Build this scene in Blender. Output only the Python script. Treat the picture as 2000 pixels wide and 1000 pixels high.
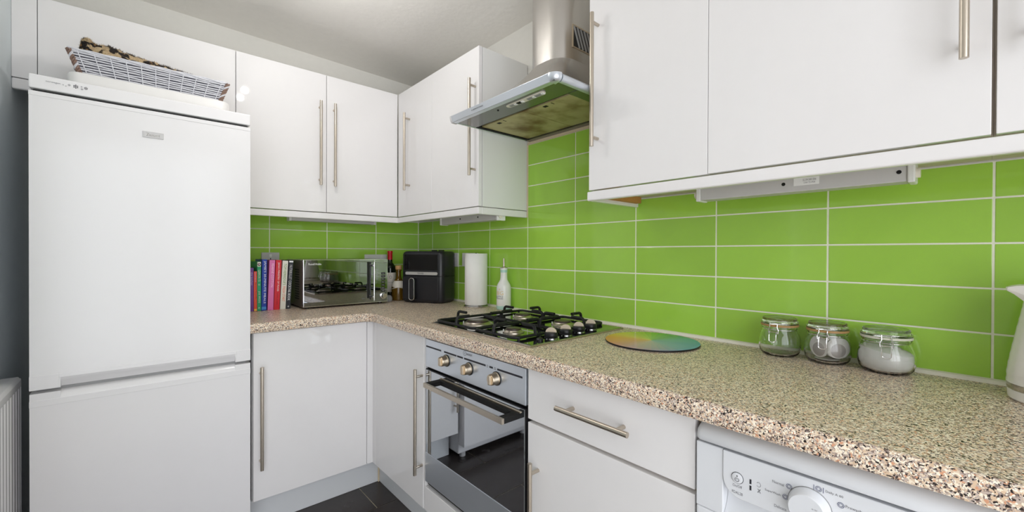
import bpy, bmesh, math, random
from mathutils import Vector, Matrix
random.seed(7)
S = bpy.context.scene
COL = S.collection
for o in list(bpy.data.objects):
    bpy.data.objects.remove(o)
PI = math.pi

# ---------------------------------------------------------------- camera
CAM = Vector((-1.4311, -2.6000, 1.195))
FPX, YAW, PIT, ROL = 815.81, 0.7239, -0.00566, 0.00378
_F = Vector((math.sin(YAW) * math.cos(PIT), math.cos(YAW) * math.cos(PIT), math.sin(PIT)))
_R = Vector((math.cos(YAW), -math.sin(YAW), 0))
_U = _R.cross(_F)
_R2 = _R * math.cos(ROL) + _U * math.sin(ROL)
_U2 = -_R * math.sin(ROL) + _U * math.cos(ROL)
cd = bpy.data.cameras.new('camera')
cd.sensor_width = 36.0
cd.lens = FPX * 36.0 / 2000.0
cd.clip_start = 0.02
cam = bpy.data.objects.new('camera', cd)
COL.objects.link(cam)
m3 = Matrix((_R2, _U2, -_F)).transposed()
cam.matrix_world = Matrix.Translation(CAM) @ m3.to_4x4()
S.camera = cam

# ---------------------------------------------------------------- world, exposure
w = bpy.data.worlds.new('world')
S.world = w
w.use_nodes = True
nt = w.node_tree
bg = nt.nodes['Background']
sky = nt.nodes.new('ShaderNodeTexSky')
sky.sky_type = 'HOSEK_WILKIE'
sky.turbidity = 6.0
sky.ground_albedo = 0.5
sky.sun_direction = (0.35, 0.5, 0.8)
mixw = nt.nodes.new('ShaderNodeMixRGB')
mixw.inputs[0].default_value = 0.85
mixw.inputs[2].default_value = (0.965, 0.965, 1.0, 1)
nt.links.new(sky.outputs[0], mixw.inputs[1])
nt.links.new(mixw.outputs[0], bg.inputs[0])
bg.inputs[1].default_value = 5.15
vs = S.view_settings
vs.view_transform = 'Standard'
vs.look = 'None'
vs.exposure = 0.09
vs.gamma = 1.0
vs.use_curve_mapping = False
S.display_settings.display_device = 'sRGB'
S.cycles.use_denoising = True
S.cycles.max_bounces = 14
S.cycles.diffuse_bounces = 6
S.cycles.glossy_bounces = 6
S.cycles.transmission_bounces = 12
S.cycles.transparent_max_bounces = 12
S.cycles.sample_clamp_indirect = 6.0

# room numbers
XL = -1.782          # left wall
ZC = 2.335           # ceiling at the tiled wall
YF = -3.75           # wall with the enlarged glazing, behind the camera
XW = -3.3            # far side of the wider part of the room, behind the camera
YR = -1.75           # where the room widens
PAT = (-3.15, -0.72, 0.08, 2.22)      # unseen glazing, enlarged well beyond the window to even out the light

def area_portal(name, x0, x1, y, z0, z1, rot=(PI / 2, 0, 0), west=False):
    l = bpy.data.lights.new(name, 'AREA')
    l.shape = 'RECTANGLE'; l.size = x1 - x0; l.size_y = z1 - z0
    l.cycles.is_portal = True
    o = bpy.data.objects.new(name, l); COL.objects.link(o)
    o.location = (y, (x0 + x1) / 2, (z0 + z1) / 2) if west else ((x0 + x1) / 2, y, (z0 + z1) / 2)
    o.rotation_euler = (PI / 2, 0, -PI / 2) if west else (PI / 2, 0, 0)      # faces into the room
    return o
area_portal('glazing_portal', PAT[0], PAT[1], YF, PAT[2], PAT[3])

# ---------------------------------------------------------------- materials
def lin(c):
    return tuple((v / 12.92 if v <= 0.04045 else ((v + 0.055) / 1.055) ** 2.4) for v in c)
def rgb(r, g, b):
    return lin((r / 255, g / 255, b / 255)) + (1,)
MATS = {}
def mat(name, col, rough=0.5, metal=0.0, spec=0.5, nscale=30.0, nrough=0.05, ncol=0.03, bump=0.0, bscale=80.0,
        stretch=None, trans=0.0, ior=1.45, emit=None, estr=0.0, coat=0.0):
    if name in MATS: return MATS[name]
    m = bpy.data.materials.new(name); m.use_nodes = True
    n = m.node_tree.nodes; L = m.node_tree.links
    p = n['Principled BSDF']
    p.inputs['Metallic'].default_value = metal
    p.inputs['IOR'].default_value = ior
    p.inputs['Specular IOR Level'].default_value = spec
    p.inputs['Transmission Weight'].default_value = trans
    p.inputs['Coat Weight'].default_value = coat
    p.inputs['Coat Roughness'].default_value = 0.05
    tc = n.new('ShaderNodeTexCoord')
    mp = n.new('ShaderNodeMapping')
    if stretch: mp.inputs['Scale'].default_value = stretch
    L.new(tc.outputs['Object'], mp.inputs[0])
    nz = n.new('ShaderNodeTexNoise'); nz.inputs['Scale'].default_value = nscale; nz.inputs['Detail'].default_value = 3
    L.new(mp.outputs[0], nz.inputs['Vector'])
    mr = n.new('ShaderNodeMapRange')
    mr.inputs[3].default_value = max(0.0, rough - nrough); mr.inputs[4].default_value = rough + nrough
    L.new(nz.outputs['Fac'], mr.inputs[0]); L.new(mr.outputs[0], p.inputs['Roughness'])
    mx = n.new('ShaderNodeMixRGB')
    c = tuple(col[:3])
    mx.inputs[1].default_value = tuple(v * (1 - ncol) for v in c) + (1,)
    mx.inputs[2].default_value = tuple(min(1, v * (1 + ncol)) for v in c) + (1,)
    L.new(nz.outputs['Fac'], mx.inputs[0]); L.new(mx.outputs[0], p.inputs['Base Color'])
    if bump > 0:
        nb = n.new('ShaderNodeTexNoise'); nb.inputs['Scale'].default_value = bscale; nb.inputs['Detail'].default_value = 4
        L.new(mp.outputs[0], nb.inputs['Vector'])
        b = n.new('ShaderNodeBump'); b.inputs['Strength'].default_value = 1.0; b.inputs['Distance'].default_value = bump
        L.new(nb.outputs['Fac'], b.inputs['Height']); L.new(b.outputs[0], p.inputs['Normal'])
    if emit:
        p.inputs['Emission Color'].default_value = tuple(emit[:3]) + (1,)
        p.inputs['Emission Strength'].default_value = estr
    MATS[name] = m
    return m

M = {}
M['wall'] = mat('wall_paint', rgb(222, 220, 214), 0.75, bump=0.0006, bscale=60)
M['wall_far'] = mat('wall_paint_dimmed', rgb(188, 186, 182), 0.75, bump=0.0006, bscale=60)  # unseen walls greyed to send less light onto the right doors
M['wall_left'] = mat('left_wall_paint', rgb(224, 232, 235), 0.75, bump=0.0006, bscale=40)
M['ceil'] = mat('ceiling_paint', rgb(236, 233, 228), 0.85, bump=0.0015, bscale=35)
M['door'] = mat('gloss_white', rgb(233, 231, 231), 0.035, nrough=0.008, ncol=0.01, spec=0.45)
M['carcass'] = mat('white_melamine', rgb(230, 230, 228), 0.3, ncol=0.01)
M['beige_edge'] = mat('beige_carcass_edge', rgb(206, 194, 176), 0.4)
M['plinth'] = mat('plinth_white', rgb(224, 226, 228), 0.25, ncol=0.01)
M['appl'] = mat('appliance_white', rgb(233, 231, 232), 0.16, nrough=0.03, ncol=0.008)
M['appl2'] = mat('dishwasher_white', rgb(222, 224, 228), 0.28, ncol=0.0, nrough=0.0)
M['cream'] = mat('cream_plastic', rgb(232, 226, 212), 0.35)
M['steel'] = mat('brushed_steel', rgb(205, 202, 198), 0.27, 1.0, nscale=60, nrough=0.08, ncol=0.06, stretch=(1, 1, 14))
M['steel_h'] = mat('satin_nickel', rgb(196, 186, 172), 0.33, 1.0, ncol=0.02, nrough=0.01)
M['steel_v'] = mat('hood_steel', rgb(206, 203, 199), 0.24, 1.0, nscale=40, nrough=0.06, ncol=0.05, stretch=(1, 1, 0.1))
M['steel_ov'] = mat('oven_steel', rgb(214, 220, 228), 0.32, 0.75, nscale=50, nrough=0.02, ncol=0.02, stretch=(1, 0.08, 1))
M['silver'] = mat('silver_paint', rgb(200, 198, 195), 0.35, 0.4)
M['tray'] = mat('tray_plastic', rgb(224, 222, 220), 0.35)
M['chrome'] = mat('chrome', rgb(225, 225, 225), 0.08, 1.0, ncol=0.02)
M['beige'] = mat('beige_grip', rgb(206, 192, 170), 0.4)
M['knob_gold'] = mat('champagne_knob', rgb(205, 190, 168), 0.32, 1.0, ncol=0.04)
M['black'] = mat('black_plastic', rgb(24, 24, 26), 0.35)
M['black_gloss'] = mat('black_gloss', rgb(14, 14, 16), 0.06, ncol=0.02)
M['fryer'] = mat('fryer_black', rgb(36, 36, 40), 0.32, nscale=200, ncol=0.1)
M['iron'] = mat('cast_iron', rgb(20, 20, 22), 0.5, bump=0.0004, bscale=400)
M['enamel'] = mat('brown_enamel', rgb(66, 52, 48), 0.3)
M['dark'] = mat('dark_gap', rgb(10, 9, 9), 0.7)
M['grey_lt'] = mat('light_grey', rgb(200, 198, 198), 0.4)
M['grey'] = mat('mid_grey', rgb(150, 150, 150), 0.45)
M['hood_under'] = mat('hood_underside', rgb(124, 124, 122), 0.22, 0.9)
M['ink'] = mat('dark_ink', rgb(40, 40, 48), 0.6)
M['ink_blue'] = mat('blue_ink', rgb(60, 66, 110), 0.6)
M['ink_grey'] = mat('grey_ink', rgb(120, 120, 125), 0.6)
M['white_ink'] = mat('white_ink', rgb(240, 240, 240), 0.6)
M['paper'] = mat('kitchen_paper', rgb(238, 237, 234), 0.9, bump=0.0006, bscale=300)
M['pages'] = mat('book_pages', rgb(225, 215, 195), 0.85)
M['ceramic'] = mat('white_ceramic', rgb(236, 236, 232), 0.1)
M['mint'] = mat('mint_glaze', rgb(182, 218, 208), 0.12)
M['sugar'] = mat('sugar', rgb(240, 238, 234), 0.9, bump=0.0005, bscale=900)
M['teabag'] = mat('tea_bag_paper', rgb(232, 228, 224), 0.9, nscale=300, ncol=0.15)
M['tea'] = mat('tea_leaf', rgb(176, 168, 164), 0.9, nscale=900, ncol=0.2)
M['cork'] = mat('cork', rgb(190, 150, 100), 0.8, nscale=300, ncol=0.2)
M['rubber'] = mat('amber_rubber', rgb(178, 140, 92), 0.5)
M['rubber_w'] = mat('clear_rubber', rgb(214, 212, 200), 0.4)
M['wood'] = mat('raw_chipboard', rgb(190, 136, 72), 0.7, nscale=200, ncol=0.2)
M['label'] = mat('paper_label', rgb(214, 208, 196), 0.7)
M['wine'] = mat('wine_glass', rgb(18, 24, 16), 0.05)
M['foil'] = mat('red_foil', rgb(190, 22, 36), 0.3)
M['gold_liq'] = mat('golden_liquid', rgb(92, 68, 18), 0.12, nscale=120, ncol=0.35)
M['wicker'] = mat('grey_wicker', rgb(206, 206, 212), 0.55, nscale=90, ncol=0.14)
M['wicker_shade'] = mat('shaded_wicker', rgb(92, 92, 104), 0.7, nscale=90, ncol=0.2)  # wicker darkened to stand for the shade between the outer strands
M['wicker_b'] = mat('brown_wicker', rgb(128, 104, 92), 0.6, nscale=120, ncol=0.2)
M['seal'] = mat('silicone', rgb(232, 228, 214), 0.4)
M['seal_y'] = mat('aged_silicone', rgb(222, 204, 172), 0.45)
M['grout'] = mat('grout', rgb(240, 240, 224), 0.9, nscale=60, ncol=0.06)
M['mwside'] = mat('microwave_side', rgb(150, 138, 132), 0.3, 0.8)
M['lamp_on'] = mat('lamp_glow', (1, 1, 1, 1), 0.5, emit=(1.0, 0.93, 0.82), estr=25.0)
M['pvc'] = mat('window_frame_white', rgb(235, 235, 235), 0.3)
M['kettle'] = mat('kettle_white', rgb(232, 230, 226), 0.25)

def glassmat(name, col, edge=0.6, power=4.0):
    m = bpy.data.materials.new(name); m.use_nodes = True
    n = m.node_tree.nodes; L = m.node_tree.links
    for x in list(n): n.remove(x)
    o = n.new('ShaderNodeOutputMaterial')
    tr = n.new('ShaderNodeBsdfTransparent'); tr.inputs[0].default_value = col
    gl = n.new('ShaderNodeBsdfGlossy'); gl.inputs['Roughness'].default_value = 0.03
    lw = n.new('ShaderNodeLayerWeight'); lw.inputs[0].default_value = 0.5
    pw = n.new('ShaderNodeMath'); pw.operation = 'POWER'; pw.inputs[1].default_value = power
    fr = n.new('ShaderNodeMath'); fr.operation = 'MULTIPLY_ADD'; fr.inputs[1].default_value = edge; fr.inputs[2].default_value = 0.04
    L.new(lw.outputs['Facing'], pw.inputs[0]); L.new(pw.outputs[0], fr.inputs[0])
    tc = n.new('ShaderNodeTexCoord'); nz = n.new('ShaderNodeTexNoise'); nz.inputs['Scale'].default_value = 25
    L.new(tc.outputs['Object'], nz.inputs['Vector'])
    b = n.new('ShaderNodeBump'); b.inputs['Distance'].default_value = 0.0004
    L.new(nz.outputs['Fac'], b.inputs['Height']); L.new(b.outputs[0], gl.inputs['Normal'])
    mx = n.new('ShaderNodeMixShader')
    L.new(fr.outputs[0], mx.inputs[0]); L.new(tr.outputs[0], mx.inputs[1]); L.new(gl.outputs[0], mx.inputs[2])
    L.new(mx.outputs[0], o.inputs[0])
    return m
M['pane'] = glassmat('window_glass', (0.97, 0.98, 0.98, 1))
M['jar'] = mat('jar_glass', (0.975, 0.99, 0.98, 1), 0.01, nrough=0.005, ncol=0.0, trans=1.0, ior=1.45)
M['lid'] = mat('lid_glass', (0.95, 0.98, 0.965, 1), 0.01, nrough=0.005, ncol=0.0, trans=1.0, ior=1.45)

def tile_mat():
    m = mat('green_tile', (0.365, 0.64, 0.08, 1), 0.07, nrough=0.02, ncol=0.06, nscale=9, bump=0.0004, bscale=14, spec=0.5)
    n = m.node_tree.nodes; L = m.node_tree.links
    p = n['Principled BSDF']
    src = p.inputs['Base Color'].links[0].from_socket
    oi = n.new('ShaderNodeObjectInfo'); hs = n.new('ShaderNodeHueSaturation')
    mr = n.new('ShaderNodeMapRange'); mr.inputs[3].default_value = 0.93; mr.inputs[4].default_value = 1.07
    L.new(oi.outputs['Random'], mr.inputs[0]); L.new(mr.outputs[0], hs.inputs['Value'])
    L.new(src, hs.inputs['Color']); L.new(hs.outputs[0], p.inputs['Base Color'])
    return m
M['tile'] = tile_mat()

def worktop_mat():
    m = bpy.data.materials.new('speckled_laminate'); m.use_nodes = True
    n = m.node_tree.nodes; L = m.node_tree.links
    p = n['Principled BSDF']
    tc = n.new('ShaderNodeTexCoord')
    nz = n.new('ShaderNodeTexNoise'); nz.inputs['Scale'].default_value = 160; nz.inputs['Detail'].default_value = 2
    L.new(tc.outputs['Object'], nz.inputs['Vector'])
    ad = n.new('ShaderNodeMixRGB'); ad.blend_type = 'ADD'; ad.inputs[0].default_value = 0.006
    L.new(tc.outputs['Object'], ad.inputs[1]); L.new(nz.outputs['Color'], ad.inputs[2])
    def vor(scale):
        v = n.new('ShaderNodeTexVoronoi'); v.inputs['Scale'].default_value = scale
        L.new(ad.outputs[0], v.inputs['Vector'])
        s = n.new('ShaderNodeSeparateColor'); L.new(v.outputs['Color'], s.inputs[0]); return s
    s1 = vor(310); s2 = vor(500)
    def ramp(src, stops):
        r = n.new('ShaderNodeValToRGB'); r.color_ramp.interpolation = 'CONSTANT'
        e = r.color_ramp.elements
        while len(e) > 1: e.remove(e[-1])
        e[0].position = 0; e[0].color = stops[0][1]
        for pos, c in stops[1:]:
            x = e.new(pos); x.color = c
        L.new(src, r.inputs[0]); return r
    r1 = ramp(s1.outputs[0], [(0, rgb(46, 36, 34)), (0.12, rgb(142, 122, 112)), (0.28, rgb(222, 194, 164)), (0.48, rgb(198, 180, 166)),
                              (0.61, rgb(248, 234, 212)), (0.82, rgb(230, 210, 186)), (0.94, rgb(216, 160, 126))])
    r2 = ramp(s2.outputs[1], [(0, rgb(36, 28, 28)), (0.15, rgb(140, 124, 118)), (0.31, rgb(252, 244, 228)), (0.58, rgb(218, 192, 166)), (0.8, rgb(192, 176, 168))])
    mx = n.new('ShaderNodeMixRGB')
    th = n.new('ShaderNodeMath'); th.operation = 'GREATER_THAN'; th.inputs[1].default_value = 0.62
    L.new(s2.outputs[2], th.inputs[0]); L.new(th.outputs[0], mx.inputs[0])
    L.new(r1.outputs[0], mx.inputs[1]); L.new(r2.outputs[0], mx.inputs[2])
    L.new(mx.outputs[0], p.inputs['Base Color'])
    p.inputs['Roughness'].default_value = 0.3
    p.inputs['Specular IOR Level'].default_value = 0.38
    b = n.new('ShaderNodeBump'); b.inputs['Distance'].default_value = 0.0003; b.inputs['Strength'].default_value = 0.6
    L.new(nz.outputs['Fac'], b.inputs['Height']); L.new(b.outputs[0], p.inputs['Normal'])
    return m
M['worktop'] = worktop_mat()

def leopard_mat():
    m = bpy.data.materials.new('leopard_fur'); m.use_nodes = True
    n = m.node_tree.nodes; L = m.node_tree.links
    p = n['Principled BSDF']
    tc = n.new('ShaderNodeTexCoord')
    v = n.new('ShaderNodeTexVoronoi'); v.inputs['Scale'].default_value = 34
    nz = n.new('ShaderNodeTexNoise'); nz.inputs['Scale'].default_value = 60; nz.inputs['Detail'].default_value = 3
    L.new(tc.outputs['Object'], v.inputs['Vector']); L.new(tc.outputs['Object'], nz.inputs['Vector'])
    a = n.new('ShaderNodeMath'); a.operation = 'MULTIPLY_ADD'; a.inputs[1].default_value = 0.35; 
    L.new(nz.outputs['Fac'], a.inputs[0]); L.new(v.outputs['Distance'], a.inputs[2])
    r = n.new('ShaderNodeValToRGB'); e = r.color_ramp.elements
    e[0].position = 0.31; e[0].color = rgb(132, 100, 62)
    e[1].position = 0.375; e[1].color = rgb(30, 23, 20)
    x = e.new(0.66); x.color = rgb(34, 26, 21)
    x = e.new(0.73); x.color = rgb(186, 164, 130)
    L.new(a.outputs[0], r.inputs[0]); L.new(r.outputs[0], p.inputs['Base Color'])
    p.inputs['Roughness'].default_value = 0.9
    return m
M['leopard'] = leopard_mat()

def filter_mat():
    m = bpy.data.materials.new('greasy_filter_mesh'); m.use_nodes = True
    n = m.node_tree.nodes; L = m.node_tree.links
    p = n['Principled BSDF']
    tc = n.new('ShaderNodeTexCoord')
    nz = n.new('ShaderNodeTexNoise'); nz.inputs['Scale'].default_value = 9; nz.inputs['Detail'].default_value = 5
    L.new(tc.outputs['Object'], nz.inputs['Vector'])
    r = n.new('ShaderNodeValToRGB'); e = r.color_ramp.elements
    e[0].position = 0.3; e[0].color = rgb(126, 98, 48)
    e[1].position = 0.55; e[1].color = rgb(196, 184, 136)
    x = e.new(0.75); x.color = rgb(206, 196, 152)
    L.new(nz.outputs['Fac'], r.inputs[0]); L.new(r.outputs[0], p.inputs['Base Color'])
    p.inputs['Roughness'].default_value = 0.5; p.inputs['Metallic'].default_value = 0.3
    w = n.new('ShaderNodeTexChecker'); w.inputs['Scale'].default_value = 500
    L.new(tc.outputs['Object'], w.inputs['Vector'])
    b = n.new('ShaderNodeBump'); b.inputs['Distance'].default_value = 0.0005
    L.new(w.outputs['Fac'], b.inputs['Height']); L.new(b.outputs[0], p.inputs['Normal'])
    return m
M['filter'] = filter_mat()

def floor_mat():
    m = mat('slate_floor_tile', rgb(62, 56, 54), 0.25, nscale=7, nrough=0.06, ncol=0.25, bump=0.0006, bscale=40)
    return m
M['floor'] = floor_mat()
M['floor_grout'] = mat('floor_grout', rgb(190, 180, 156), 0.9)

def mirror_mat(name, tint, rough):
    return mat(name, tint, rough, 1.0, nrough=0.01, ncol=0.02)
M['mw_glass'] = mirror_mat('mirror_black_glass', (0.25, 0.25, 0.255, 1), 0.02)
M['oven_glass'] = mirror_mat('oven_mirror_glass', (0.55, 0.58, 0.61, 1), 0.02)
M['hob_glass'] = mirror_mat('hob_dark_mirror', (0.34, 0.34, 0.33, 1), 0.03)

def wheel_mat():
    m = bpy.data.materials.new('colour_wheel_print'); m.use_nodes = True
    n = m.node_tree.nodes; L = m.node_tree.links
    p = n['Principled BSDF']
    tc = n.new('ShaderNodeTexCoord')
    sp = n.new('ShaderNodeSeparateXYZ'); L.new(tc.outputs['Object'], sp.inputs[0])
    at = n.new('ShaderNodeMath'); at.operation = 'ARCTAN2'; L.new(sp.outputs[1], at.inputs[0]); L.new(sp.outputs[0], at.inputs[1])
    mr = n.new('ShaderNodeMapRange'); mr.inputs[1].default_value = -PI; mr.inputs[2].default_value = PI
    L.new(at.outputs[0], mr.inputs[0])
    sn = n.new('ShaderNodeMath'); sn.operation = 'SNAP'; sn.inputs[1].default_value = 1 / 36
    L.new(mr.outputs[0], sn.inputs[0])
    r = n.new('ShaderNodeValToRGB'); e = r.color_ramp.elements
    st = WHEEL
    e[0].position = st[0][0]; e[0].color = st[0][1]
    e[1].position = st[-1][0]; e[1].color = st[-1][1]
    for pos, c in st[1:-1]:
        x = e.new(pos); x.color = c
    L.new(sn.outputs[0], r.inputs[0])
    ln = n.new('ShaderNodeVectorMath'); ln.operation = 'LENGTH'; L.new(tc.outputs['Object'], ln.inputs[0])
    m2 = n.new('ShaderNodeMapRange'); m2.inputs[1].default_value = 0.0; m2.inputs[2].default_value = 0.15; m2.inputs[3].default_value = 0.35; m2.inputs[4].default_value = 0.0
    L.new(ln.outputs['Value'], m2.inputs[0])
    mx = n.new('ShaderNodeMixRGB'); mx.inputs[2].default_value = rgb(226, 220, 190)
    L.new(m2.outputs[0], mx.inputs[0]); L.new(r.outputs[0], mx.inputs[1]); L.new(mx.outputs[0], p.inputs['Base Color'])
    p.inputs['Roughness'].default_value = 0.12
    return m
# angle 0..1 = -180..180 degrees about the disc, measured from +x (towards the tiled wall)
WHEEL = [(0.0, rgb(205, 150, 172)), (0.10, rgb(160, 150, 192)), (0.18, rgb(100, 150, 200)), (0.28, rgb(44, 138, 198)), (0.385, rgb(24, 148, 180)), (0.47, rgb(26, 150, 110)),
         (0.55, rgb(100, 185, 56)), (0.635, rgb(190, 208, 66)), (0.72, rgb(232, 200, 76)), (0.80, rgb(236, 150, 66)), (0.885, rgb(232, 138, 98)), (0.95, rgb(218, 140, 142)), (1.0, rgb(205, 150, 172))]
M['wheel'] = wheel_mat()

# ---------------------------------------------------------------- mesh builder
class MB:
    def __init__(s): s.v = []; s.f = []
    def quad(s, a, b, c, d):
        i = len(s.v); s.v += [tuple(a), tuple(b), tuple(c), tuple(d)]; s.f.append((i, i + 1, i + 2, i + 3)); return s
    def box(s, x0, x1, y0, y1, z0, z1):
        x0, x1 = sorted((x0, x1)); y0, y1 = sorted((y0, y1)); z0, z1 = sorted((z0, z1))
        i = len(s.v)
        s.v += [(x0, y0, z0), (x1, y0, z0), (x1, y1, z0), (x0, y1, z0), (x0, y0, z1), (x1, y0, z1), (x1, y1, z1), (x0, y1, z1)]
        for q in ((0, 3, 2, 1), (4, 5, 6, 7), (0, 1, 5, 4), (1, 2, 6, 5), (2, 3, 7, 6), (3, 0, 4, 7)):
            s.f.append(tuple(i + k for k in q))
        return s
    def loft(s, rings, cap0=True, cap1=True, closed=True):
        n = len(rings[0]); b = len(s.v)
        for r in rings: s.v += [tuple(p) for p in r]
        for k in range(len(rings) - 1):
            for j in range(n if closed else n - 1):
                a = b + k * n + j; c = b + k * n + (j + 1) % n
                s.f.append((a, c, c + n, a + n))
        if cap0: s.f.append(tuple(b + j for j in reversed(range(n))))
        if cap1: s.f.append(tuple(b + (len(rings) - 1) * n + j for j in range(n)))
        return s
    def lathe(s, prof, cx=0, cy=0, cz=0, seg=32, cap0=True, cap1=True):
        rings = []
        for r, z in prof:
            rings.append([(cx + r * math.cos(2 * PI * j / seg), cy + r * math.sin(2 * PI * j / seg), cz + z) for j in range(seg)])
        return s.loft(rings, cap0, cap1)
    def tube(s, path, r, seg=10, cap=True, closed=False, radii=None):
        P = [Vector(p) for p in path]; n = len(P)
        T = []
        for i in range(n):
            if closed: t = P[(i + 1) % n] - P[i - 1]
            elif i == 0: t = P[1] - P[0]
            elif i == n - 1: t = P[-1] - P[-2]
            else: t = (P[i + 1] - P[i]).normalized() + (P[i] - P[i - 1]).normalized()
            T.append(t.normalized() if t.length > 1e-9 else Vector((0, 0, 1)))
        up = Vector((0, 0, 1)) if abs(T[0].z) < 0.9 else Vector((1, 0, 0))
        nn = (up - T[0] * up.dot(T[0])).normalized()
        rings = []
        for i in range(n):
            nn = (nn - T[i] * nn.dot(T[i])).normalized()
            bb = T[i].cross(nn)
            rr = radii[i] if radii else r
            rings.append([tuple(P[i] + nn * (rr * math.cos(2 * PI * j / seg)) + bb * (rr * math.sin(2 * PI * j / seg))) for j in range(seg)])
        if closed:
            rings.append(rings[0]); return s.loft(rings, False, False)
        return s.loft(rings, cap, cap)
    def cyl(s, p0, p1, r, seg=20): return s.tube([p0, p1], r, seg)
    def prism(s, poly, axis, a0, a1):
        def P(p, a):
            if axis == 'x': return (a, p[0], p[1])
            if axis == 'y': return (p[0], a, p[1])
            return (p[0], p[1], a)
        return s.loft([[P(p, a0) for p in poly], [P(p, a1) for p in poly]])
    def mesh(s, name, smooth=False, bevel=0.0, seg=2):
        me = bpy.data.meshes.new(name)
        bm = bmesh.new()
        vs = [bm.verts.new(v) for v in s.v]
        for f in s.f:
            try: bm.faces.new([vs[i] for i in f])
            except ValueError: pass
        bmesh.ops.remove_doubles(bm, verts=bm.verts, dist=1e-6)
        bmesh.ops.recalc_face_normals(bm, faces=bm.faces)
        if bevel > 0:
            ed = [e for e in bm.edges if len(e.link_faces) == 2 and e.calc_face_angle(0) > 0.6]
            bmesh.ops.bevel(bm, geom=ed, offset=bevel, segments=seg, profile=0.5, affect='EDGES', clamp_overlap=True)
        bm.to_mesh(me); bm.free()
        if smooth:
            for p in me.polygons: p.use_smooth = True
            try: me.set_sharp_from_angle(angle=math.radians(14 if bevel > 0 else 38))
            except Exception: pass
        return me
    def build(s, name, m, parent=None, smooth=False, bevel=0.0, seg=2, local=False):
        me = s.mesh(name, smooth, bevel, seg)
        me.materials.append(M[m] if isinstance(m, str) else m)
        return link(name, me, parent, local)

def link(name, me, parent=None, local=False):
    o = bpy.data.objects.new(name, me); COL.objects.link(o)
    if parent is not None:
        o.parent = parent
        if not local and parent.type == 'EMPTY':
            o.matrix_parent_inverse = Matrix.Translation(-Vector(parent.location))
    return o
def tag(o, label, cat, group=None):
    o['label'] = label; o['category'] = cat
    if group: o['group'] = group
    return o
def thing(name, label, cat, loc, rz=0.0, group=None):
    o = bpy.data.objects.new(name, None); COL.objects.link(o)
    o.empty_display_size = 0.05
    o.location = loc; o.rotation_euler = (0, 0, rz)
    return tag(o, label, cat, group)
def struct(o):
    o['kind'] = 'structure'; return o
def box(name, m, parent, x0, x1, y0, y1, z0, z1, bevel=0.0, seg=2, local=False):
    return MB().box(x0, x1, y0, y1, z0, z1).build(name, m, parent, smooth=bevel > 0, bevel=bevel, seg=seg, local=local)
def rrect(w, d, rf, rb, n=6, cx=0, cy=0):
    """rounded rectangle outline, front = -y"""
    pts = []
    for (sx, sy, a0, r) in ((1, -1, -PI / 2, rf), (1, 1, 0, rb), (-1, 1, PI / 2, rb), (-1, -1, PI, rf)):
        ox = sx * (w / 2 - r); oy = sy * (d / 2 - r)
        for k in range(n + 1):
            a = a0 + (PI / 2) * k / n
            pts.append((cx + ox + r * math.cos(a), cy + oy + r * math.sin(a)))
    return pts
def bez(p0, p1, p2, n=8):
    p0, p1, p2 = Vector(p0), Vector(p1), Vector(p2)
    return [tuple(p0 * (1 - t) ** 2 + p1 * 2 * t * (1 - t) + p2 * t * t) for t in [k / n for k in range(n + 1)]]
def roundpath(pts, r, n=5):
    P = [Vector(p) for p in pts]; out = [tuple(P[0])]
    for i in range(1, len(P) - 1):
        a = (P[i - 1] - P[i]); b = (P[i + 1] - P[i])
        rr = min(r, a.length * 0.49, b.length * 0.49)
        out += bez(P[i] + a.normalized() * rr, P[i], P[i] + b.normalized() * rr, n)
    out.append(tuple(P[-1])); return out

DG = None
def text_verts(s):
    cu = bpy.data.curves.new('t', 'FONT'); cu.body = s; cu.size = 1.0; cu.resolution_u = 2
    o = bpy.data.objects.new('t', cu); COL.objects.link(o)
    dg = bpy.context.evaluated_depsgraph_get()
    me = bpy.data.meshes.new_from_object(o.evaluated_get(dg))
    V = [tuple(v.co) for v in me.vertices]; F = [tuple(p.vertices) for p in me.polygons]
    bpy.data.objects.remove(o); bpy.data.curves.remove(cu); bpy.data.meshes.remove(me)
    return V, F
def text(s, name, m, parent, centre, xdir, ydir, w=None, h=None, local=False, wrap=None, bold=0.0):
    """flat lettering whose box is w wide (along xdir) and h tall (along ydir), centred"""
    V, F = text_verts(s)
    if not V: return None
    x0 = min(v[0] for v in V); x1 = max(v[0] for v in V); y0 = min(v[1] for v in V); y1 = max(v[1] for v in V)
    sx = w / (x1 - x0) if w else None; sy = h / (y1 - y0) if h else None
    if sx is None: sx = sy
    if sy is None: sy = sx
    X = Vector(xdir).normalized(); Y = Vector(ydir).normalized(); C = Vector(centre)
    b = MB()
    for v in V:
        a = (v[0] - (x0 + x1) / 2) * sx; c = (v[1] - (y0 + y1) / 2) * sy
        if wrap:                       # wrap = (cx, cy, radius, angle0): lettering bent round an upright cylinder
            an = wrap[3] + a / wrap[2]
            b.v.append((wrap[0] + wrap[2] * math.cos(an), wrap[1] + wrap[2] * math.sin(an), C.z + c))
        else:
            b.v.append(tuple(C + X * a + Y * c))
    b.f = F
    me = bpy.data.meshes.new(name); me.from_pydata(b.v, [], b.f); me.update()
    me.materials.append(M[m] if isinstance(m, str) else m)
    return link(name, me, parent, local)

# ================================================================= THE SHELL
def ceil_z(x): return ZC - 0.0205 * x
f = MB().box(XW - 0.1, 0.1, YF - 0.1, 0.1, -0.1, -0.003).build('floor', 'floor_grout'); struct(f)
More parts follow.
